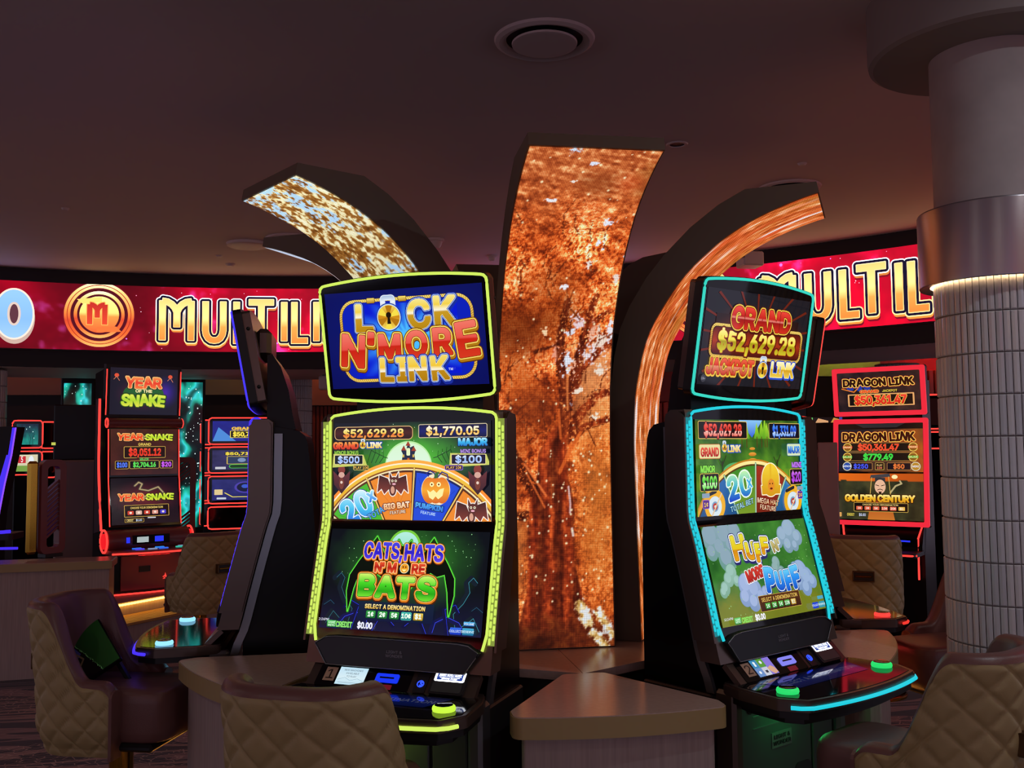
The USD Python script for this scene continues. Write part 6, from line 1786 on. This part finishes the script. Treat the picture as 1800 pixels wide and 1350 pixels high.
# dark machine backs and their housings
p = at(140, 770, 9.0)
t = thing('machine_back', 'plain black machine back standing on a beige housing, left of the snake machine', 'slot machine', (p[0], p[1], 0), 12)
obj('cabinet', bx(-0.22, 0.20, 0, 0.5, zc(808, 9), zc(711, 9), .01), M_BLACK, t)
obj('housing', bx(-0.20, 0.28, -0.05, 0.5, 0, zc(808, 9), .02), mat('beige_housing', '#8d7a70', .5), t)
obj('status_light', bx(-0.235, -0.20, -0.012, 0.0, zc(782, 9), zc(777, 9)), emat('status_yellow', '#d8e060', .8), t)
p = at(1452, 740, 8.2)
t = thing('machine_back', 'black machine back with a sliver of screen, left of the dragon machine', 'slot machine', (p[0], p[1], 0), -30)
obj('cabinet', bx(-0.16, 0.16, 0, 0.4, 0, 2.18, .01), M_BLACK, t)
A = Art(100, 12)
A.rect_(0, 0, 100, 12, '#0a0a0c').rect_(4, 0, 16, 12, '#58c060').poly(Polygon([(22, 12), (30, 2), (56, 8), (56, 12)]), '#d8a070').poly(Polygon([(62, 12), (70, 1), (98, 8), (98, 12)]), '#c89040').rect_(84, 0, 98, 6, '#3848a0')
f, nr = plane_map(np.array([-0.155, -0.004, 1.835]), (0.31, 0, 0), (0, 0, -0.045), 100, 12)
art_obj('screen_sliver', A, f, SCREEN2, t, (0, -1, 0))
t = thing('divider_panel', 'tall pinkish divider panel between the cyan-lit and the dragon machine', 'panel', at(1456, 900, 6.75) * [1, 1, 0], -20)
obj('panel', bx(-0.055, 0.075, 0, 0.04, 0, 1.62, .006), mat('pink_panel', '#a07a76', .6), t)
obj('foot', bx(-0.07, 0.09, -0.04, 0.08, 0, 0.03, .006), M_BLACKM, t)

# ---- the blue-lit machine cut by the left edge
DB = 8.2
p = at(12, 800, DB)
bm = thing('blue_machine', 'black slot machine with violet-blue light edges, cut by the left edge of the picture', 'slot machine', (p[0], p[1], 0), 88)
zs = lambda y: 1.6 + (797 - y) / FPX * (DB - .3)
bw_ = lambda x: (x - 12) / FPX * (DB - .3)
sidel = [(bw_(50), zs(752)), (bw_(44), zs(800)), (bw_(34), zs(850)), (bw_(26), zs(900)), (bw_(24), zs(936))]
obj('cabinet', pro2([(-0.35, 0.0), (-0.35, zs(752)), (bw_(44), zs(750)), (bw_(36), zs(800)), (bw_(26), zs(850)), (bw_(17), zs(900)), (bw_(14), zs(945)), (bw_(14), 0.0)], -0.30, -0.02), M_BLACK, bm, smooth=25)
ww = np.array(sidel)
obj('side_light', cat_(*[pro2([(a[0] - 0.022, a[1]), (a[0], a[1]), (b_[0], b_[1]), (b_[0] - 0.022 - .02 * k, b_[1])] if k == 0 else [(a[0] - 0.022 - .012 * k, a[1]), (a[0], a[1]), (b_[0], b_[1]), (b_[0] - 0.022 - .012 * (k + 1), b_[1])], -0.318, -0.302) for k, (a, b_) in enumerate(zip(sidel[:-1], sidel[1:]))]), emat('blue_edge', '#4a30ff', .9), bm)
obj('edge_tube', tube(L2(np.full(5, -0.315), ww[:, 0] + 0.004, ww[:, 1]), 0.007, 6), emat('violet_edge', '#8a4aff', 1.2), bm, smooth=True)
obj('deck', extrude(rrect(-0.31, -0.1, -0.02, 0.17, 0.04), 0.05, (L2(0, 0, 0.90), (1, 0, 0), (0, -1, 0), (0, 0, 1))), M_BLACKM, bm)
obj('deck_light', tube(L2([-0.325] * 4, [-0.10, 0.0, 0.08, 0.16], [0.91, 0.945, 0.965, 0.97]), 0.016, 6), emat('blue_edge', '#4a30ff', .9), bm, smooth=True)
obj('under_light', tube(L2([-0.325] * 2, [-0.15, 0.22], [0.835] * 2), 0.012, 6), emat('blue_edge', '#4a30ff', .9), bm)

# ---- counter in the left background
p = at(-60, 1000, 7.4)
q = at(192, 1000, 7.1)
t = thing('long_counter', 'beige laminate counter standing in the left background', 'counter', (q[0], q[1], 0), 6)
obj('top', bx(-2.2, 0.02, -0.03, 0.30, 0.755, 0.815, .008), M_TOPS, t)
obj('edge_band', bx(-2.2, 0.023, -0.034, -0.028, 0.757, 0.813), M_EDGE, t)
obj('front', bx(-2.2, 0.0, 0.0, 0.28, 0.0, 0.755), M_BASE, t)


def grille(loc, deg, w, z0, z1, label, gold=True):
    """Rounded frame with slanted slats inside, a brass band on its edge."""
    t = thing('grille_screen', label, 'divider', (loc[0], loc[1], 0), deg)
    o = rrect(-w / 2, z0, w / 2, z1, 0.06)
    i = rrect(-w / 2 + 0.05, z0 + 0.05, w / 2 - 0.05, z1 - 0.05, 0.03)
    fr = lambda y: (np.array([0, y, 0]), (1, 0, 0), (0, 0, 1), (0, 1, 0))
    obj('frame', extrude(o.difference(i), 0.06, fr(-0.03)), M_MAROON, t)
    lines = [LineString([(-w, z0 + k * 0.035), (w, z0 + k * 0.035 + (0.8 if k % 20 < 11 else -0.8) * 2 * w)]).buffer(0.008) for k in range(-40, 70)]
    for g in unary_union([l for k, l in enumerate(lines) if k % 20 < 11]).intersection(i).geoms if True else []:
        if g.area > 2e-4:
            obj('slat', extrude(g, 0.03, fr(-0.015)), M_MAROON, t)
    if gold:
        obj('brass_front', bx(-w / 2 - 0.09, -w / 2 - 0.004, -0.01, 0.03, z0 + 0.01, z1 - 0.01, 0.018), M_GOLD, t)
    obj('foot', bx(-w / 2 + 0.03, w / 2 - 0.03, -0.05, 0.05, max(z0 - 0.02, 0), z0 + 0.005), M_BLACKM, t)
    return t


p = at(90, 900, 7.38)
grille(p, 48, 0.20, 0.838, 1.6 + (796 - 808) / FPX * 7.38, 'maroon grille screen with a polished brass edge on the long counter')
p = at(318, 870, 9.1)
grille(p, 10, 0.26, 0.42, zc(805, 9.1), 'maroon grille screen between the snake machine and the teal LED pillar', False)
p = at(1441, 870, 7.25)
grille(p, -60, 0.20, 0.02, 1.6 + (784 - 792) / FPX * 7.25, 'grey-maroon grille screen behind the cyan-lit machine', False)


def marble(X, Y):
    w1 = fbm2(X, Y, .012, 3, 4)
    v = 0.5 + 0.5 * np.sin(X * .05 + Y * .028 + 11 * w1 + 2 * fbm2(X, Y, .05, 5, 3))
    c = ramp(v, [(0, '#020a0a'), (.25, '#062a28'), (.42, '#10907e'), (.62, '#22c0a4'), (.82, '#3ce0e8'), (1, '#0c5a56')])
    c = mixc(c, (.02, .05, .05), np.clip((fbm2(X, Y, .015, 9) - .54) * 8, 0, 1) * .8)
    return c


def led_pillar(px0, px1, y0, z0, d, seed, label):
    a, b_ = at((px0 + px1) / 2, 800, d), (px1 - px0) / FPX * d / 2
    t = thing('led_pillar', label, 'LED pillar', (a[0], a[1], 0), 9)
    z1 = 1.6 + (795 - y0) / FPX * d
    obj('housing', bx(-b_ - 0.03, b_ + 0.03, 0.0, 0.25, 0, z1 + 0.08, .01), M_BLACKM, t)
    H = 260
    A = Art(60, H)
    A.raster(lambda X, Y: marble(X * 1.0 + seed * 40, Y), 50, 200)
    r = np.random.default_rng(seed)
    A.dots([((r.uniform(3, 57), r.uniform(5, H - 5)), r.uniform(.5, 1.4)) for _ in range(70)], 1.1, '#e0fffa')
    f, nr = plane_map(np.array([-b_, -0.004, z1]), (2 * b_, 0, 0), (0, 0, -(z1 - z0)), 60, H)
    art_obj('screen', A, f, SCREEN2, t, (0, -1, 0), .0005)


led_pillar(309, 354, 673, 0.75, 11.0, 3, 'tall teal marbled LED pillar right of the snake machine')
led_pillar(112, 157, 673, 0.75, 11.0, 5, 'teal marbled LED pillar rising behind the black machine back, far left')

# ================================================================ CHAIRS
CH_B, CH_T, CH_A = 0.47, 1.02, 0.742


def _plan(n=161, hw=0.222, back=-0.29, fwd=0.08):
    """Plan of the tub: right arm front, round the back, left arm front; returns points, lengths, outward normals."""
    r = 0.175
    a = [(hw, fwd - i * (fwd - back - r) / 30) for i in range(30)]
    c = [(hw - r + r * math.cos(q), back + r + r * math.sin(q)) for q in np.linspace(0, -PI / 2, 24)]
    half = a + c
    pts = np.array(half + [(x, back) for x in np.linspace(hw - r, 0, 6)[1:]])
    pts = np.vstack([pts, (pts * [-1, 1])[-2::-1]])
    s = np.r_[0, np.cumsum(np.hypot(*np.diff(pts, axis=0).T))]
    sn = np.linspace(0, s[-1], n)
    p = np.stack([np.interp(sn, s, pts[:, k]) for k in (0, 1)], 1)
    p[2:-2] = (p[:-4] + 2 * p[1:-3] + 3 * p[2:-2] + 2 * p[3:-1] + p[4:]) / 9
    t = np.gradient(p, axis=0)
    t /= np.linalg.norm(t, axis=1, keepdims=True)
    nrm = np.stack([-t[:, 1], t[:, 0]], 1)
    if nrm[n // 2] @ np.array([0, -1]) < 0:
        nrm = -nrm
    return p, sn - sn[-1] / 2, nrm


def make_chair():
    t = thing('gaming_chair', '', 'chair', (0, 0, 0), 0, 'beige quilted gaming chairs')
    p, s, nrm = _plan()
    n = len(p)
    L = s[-1]
    k = np.clip((np.abs(s) - 0.44 * L) / (0.36 * L), 0, 1)
    k = k * k * (3 - 2 * k)
    top = CH_T - (CH_T - CH_A) * k - 0.012 * (np.abs(s) / L) ** 2
    end = np.clip((np.abs(s) - (L - 0.05)) / 0.05, 0, 1)
    top = top - 0.03 * end ** 2.5
    lean = 0.06                                        # the shell leans out towards its top
    m = 84
    h = np.linspace(0, 1, m)
    Z = CH_B + (top[:, None] - CH_B) * h[None, :]
    S = np.broadcast_to(s[:, None], Z.shape)
    w = 0.105
    A, B = S / w + (Z - CH_B) / w, S / w - (Z - CH_B) / w
    d = np.minimum(np.abs(A - np.round(A)), np.abs(B - np.round(B)))
    puff = 0.011 * (1 - np.exp(-d / 0.10)) 
    edge = np.minimum(np.minimum((Z - CH_B) / 0.02, (top[:, None] - Z) / 0.015), (L - np.abs(S)) / 0.02)
    puff = puff * np.clip(edge, 0, 1)
    off = puff + lean * np.clip((Z - 0.62) / 0.45, 0, 1) ** 1.3 * np.clip(-nrm[:, None, 1], 0, 1) ** 1.5 - 0.03 * np.clip((0.60 - Z) / 0.10, 0, 1) ** 2
    P = np.stack([p[:, None, 0] + nrm[:, None, 0] * off, p[:, None, 1] + nrm[:, None, 1] * off, Z], -1)
    q = grid(P)
    if q.face_normals[len(q.faces) // 2] @ np.array([0, -1, 0]) < 0:
        q.invert()
    obj('outer_shell', q, M_QUILT, t, smooth=True)
    # leather: rolled rim, inner back and arms
    offb = off - puff
    th = 0.062
    rows = []
    for ang in np.linspace(0, PI, 7):
        o = offb[:, -1] - th / 2 + th / 2 * math.cos(ang) + 0.004 * math.cos(ang)
        rows.append(np.stack([p[:, 0] + nrm[:, 0] * o, p[:, 1] + nrm[:, 1] * o, top - 0.006 + 0.024 * math.sin(ang)], -1))
    for hh in np.linspace(0.94, 0.0, 12):
        zi = 0.60 + (top - 0.60) * hh
        o = offb[:, -1] * np.clip((zi - 0.62) / 0.45, 0, 1) - th - 0.018 * math.sin(PI * hh)
        rows.append(np.stack([p[:, 0] + nrm[:, 0] * o, p[:, 1] + nrm[:, 1] * o, zi], -1))
    R = np.stack(rows, 1)
    q = grid(R)
    if q.face_normals[len(q.faces) - 200] @ np.array([0, 1, 0]) < -0.2:
        q.invert()
    ins = obj('lining', q, M_LEATHER, t, smooth=True)
    for e in (0, n - 1):                                # front ends of the arms
        o_, i_ = P[e], np.vstack([R[e, ::-1][:1] * [1, 1, 0] + [0, 0, CH_B], R[e, ::-1]])
        prof = [(0.0, CH_B), (-th, CH_B)] + [(-th, z) for z in np.linspace(CH_B, R[e, 6, 2], 6)[1:]] + [(-th / 2 + th / 2 * math.cos(a_), R[e, 0, 2] + 0.02 * math.sin(a_)) for a_ in np.linspace(PI, 0, 7)][1:]
        pl = Polygon(prof).buffer(0)
        x0 = p[e]
        ax = np.array([nrm[e, 0], nrm[e, 1], 0])
        obj('arm_front', extrude(pl.buffer(0.004), 0.012, (np.array([x0[0], x0[1] - 0.002, 0]), ax, (0, 0, 1), (0, 1, 0))), M_LEATHER, ins, smooth=30)
    # seat cushion
    sx = np.array([rrect(-0.166, -0.22, 0.166, 0.27, 0.08, 8)])[0]
    ring = ring_path(sx, 0.03)
    lay = []
    for z, gsc in ((0.515, 0.90), (0.525, 0.97), (0.56, 1.0), (0.66, 1.0), (0.69, 0.975), (0.705, 0.92), (0.712, 0.75), (0.714, 0.0)):
        lay.append(np.column_stack([ring[:, 0] * gsc, (ring[:, 1] - 0.05) * gsc + 0.05, np.full(len(ring), z)]))
    q = grid(np.stack(lay, 1), True)
    if q.volume < 0:
        q.invert()
    obj('seat', q, M_LEATHER, t, smooth=50)
    obj('seat_pan', bx(-0.17, 0.17, -0.2, 0.22, 0.485, 0.515, 0.01), M_BLACKM, t)
    obj('pedestal', lathe([(0.0, 0.486), (0.045, 0.486), (0.045, 0.05), (0.06, 0.035)], 36), M_GOLD, t, smooth=40)
    obj('base_plate', lathe([(0.06, 0.036), (0.22, 0.022), (0.235, 0.012), (0.235, 0.0), (0, 0.0)], 48), M_GOLD, t, smooth=40)
    # pull handle let into the back
    hb = obj('handle_plate', cat_(*[bx(-0.065, 0.065, -0.352, -0.312, 0.755, 0.762, .002), bx(-0.065, 0.065, -0.352, -0.312, 0.812, 0.819, .002), bx(-0.065, -0.058, -0.352, -0.312, 0.755, 0.819, .002), bx(0.058, 0.065, -0.352, -0.312, 0.755, 0.819, .002)]), mat('bronze', '#6a5236', 0.3, 0.9), t)
    obj('recess', bx(-0.058, 0.058, -0.340, -0.312, 0.762, 0.812), M_BLACKM, hb)
    obj('grip', bx(-0.05, 0.05, -0.349, -0.336, 0.780, 0.793, 0.004), M_GOLD, hb)
    return t


ch = make_chair()


def put(o, loc, rz, label):
    for op in UsdGeom.Xformable(o).GetOrderedXformOps():
        if op.GetOpType() == UsdGeom.XformOp.TypeTranslate:
            op.Set(Gf.Vec3d(float(loc[0]), float(loc[1]), 0))
        else:
            op.Set(float(rz))
    o.SetCustomDataByKey('label', label)


# rz turns the chair's front (+y) anticlockwise
put(ch, (-1.70, -0.345, 0), -108, 'quilted chair at the far left with a glossy black panel leaning in it')
dup(ch, (-0.845, -1.715, 0), -24, 'quilted chair in front of the yellow-lit machine, seen from behind')
dup(ch, (0.85, -1.69, 0), 33, 'quilted chair at the bottom right corner, below the big tiled column')
dup(ch, (1.90, -0.26, 0), 97, 'orange-lit chair half hidden between the wedge counter and the tiled column')
pc = at(352, 1055, 7.0)
dup(ch, (pc[0], pc[1], 0), 38, 'quilted chair facing the red snake machine in the left background')
pc = at(1520, 1010, 6.35)
dup(ch, (pc[0], pc[1], 0), -30, 'quilted chair with a pull handle, facing the red-framed dragon machine')

# the black panel lying in the first chair, a green reflection painted on it
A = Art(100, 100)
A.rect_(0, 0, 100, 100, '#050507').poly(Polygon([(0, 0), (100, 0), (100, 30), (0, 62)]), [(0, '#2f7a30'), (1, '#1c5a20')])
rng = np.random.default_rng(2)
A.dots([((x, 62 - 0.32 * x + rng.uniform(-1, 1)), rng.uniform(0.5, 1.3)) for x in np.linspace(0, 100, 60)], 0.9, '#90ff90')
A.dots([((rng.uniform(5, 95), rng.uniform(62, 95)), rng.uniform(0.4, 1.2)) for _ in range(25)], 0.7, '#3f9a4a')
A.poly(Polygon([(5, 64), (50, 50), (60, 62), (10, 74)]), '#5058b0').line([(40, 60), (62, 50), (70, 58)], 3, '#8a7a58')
ca, cb, cc = at(120, 1109, 3.98), at(170, 1081, 4.02), at(204, 1140, 3.86)
base = np.array([ca[0], ca[1], 0.0])
t = thing('leaning_panel', 'glossy black square panel with a green reflection painted on it, leaning on the seat of the left chair', 'panel', base, 0)
o = cb - base
ax, ay = cc - cb, ca - cb
ay = ay - ax * (ax @ ay) / (ax @ ax)
sx_, sy_ = np.linalg.norm(ax), np.linalg.norm(ay) * 1.15
ax, ay = ax / sx_, ay / np.linalg.norm(ay)
nn = np.cross(ay, ax)
nn = nn if nn @ (CAM - cb) > 0 else -nn
sx_ = 0.30
obj('board', extrude(rrect(0, 0, sx_, sy_ + 0.1, 0.008), 0.014, (o - nn * 0.014, ax, ay, nn)), M_BLACK, t)
lo = o + ax * sx_ * 0.5 + ay * 0.02 - nn * 0.012
obj('stay', tube(np.array([lo, at(238, 1214, 3.8) - base]), 0.012, 6), M_BLACKM, t)
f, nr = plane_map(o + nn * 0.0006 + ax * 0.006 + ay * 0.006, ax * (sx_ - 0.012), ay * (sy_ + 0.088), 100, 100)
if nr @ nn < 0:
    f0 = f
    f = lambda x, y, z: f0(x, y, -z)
art_obj('painted_reflection', A, f, print_mat('reflection_print', 0.08), t, nn)  # reflection of a green LED put into the colour as flat print
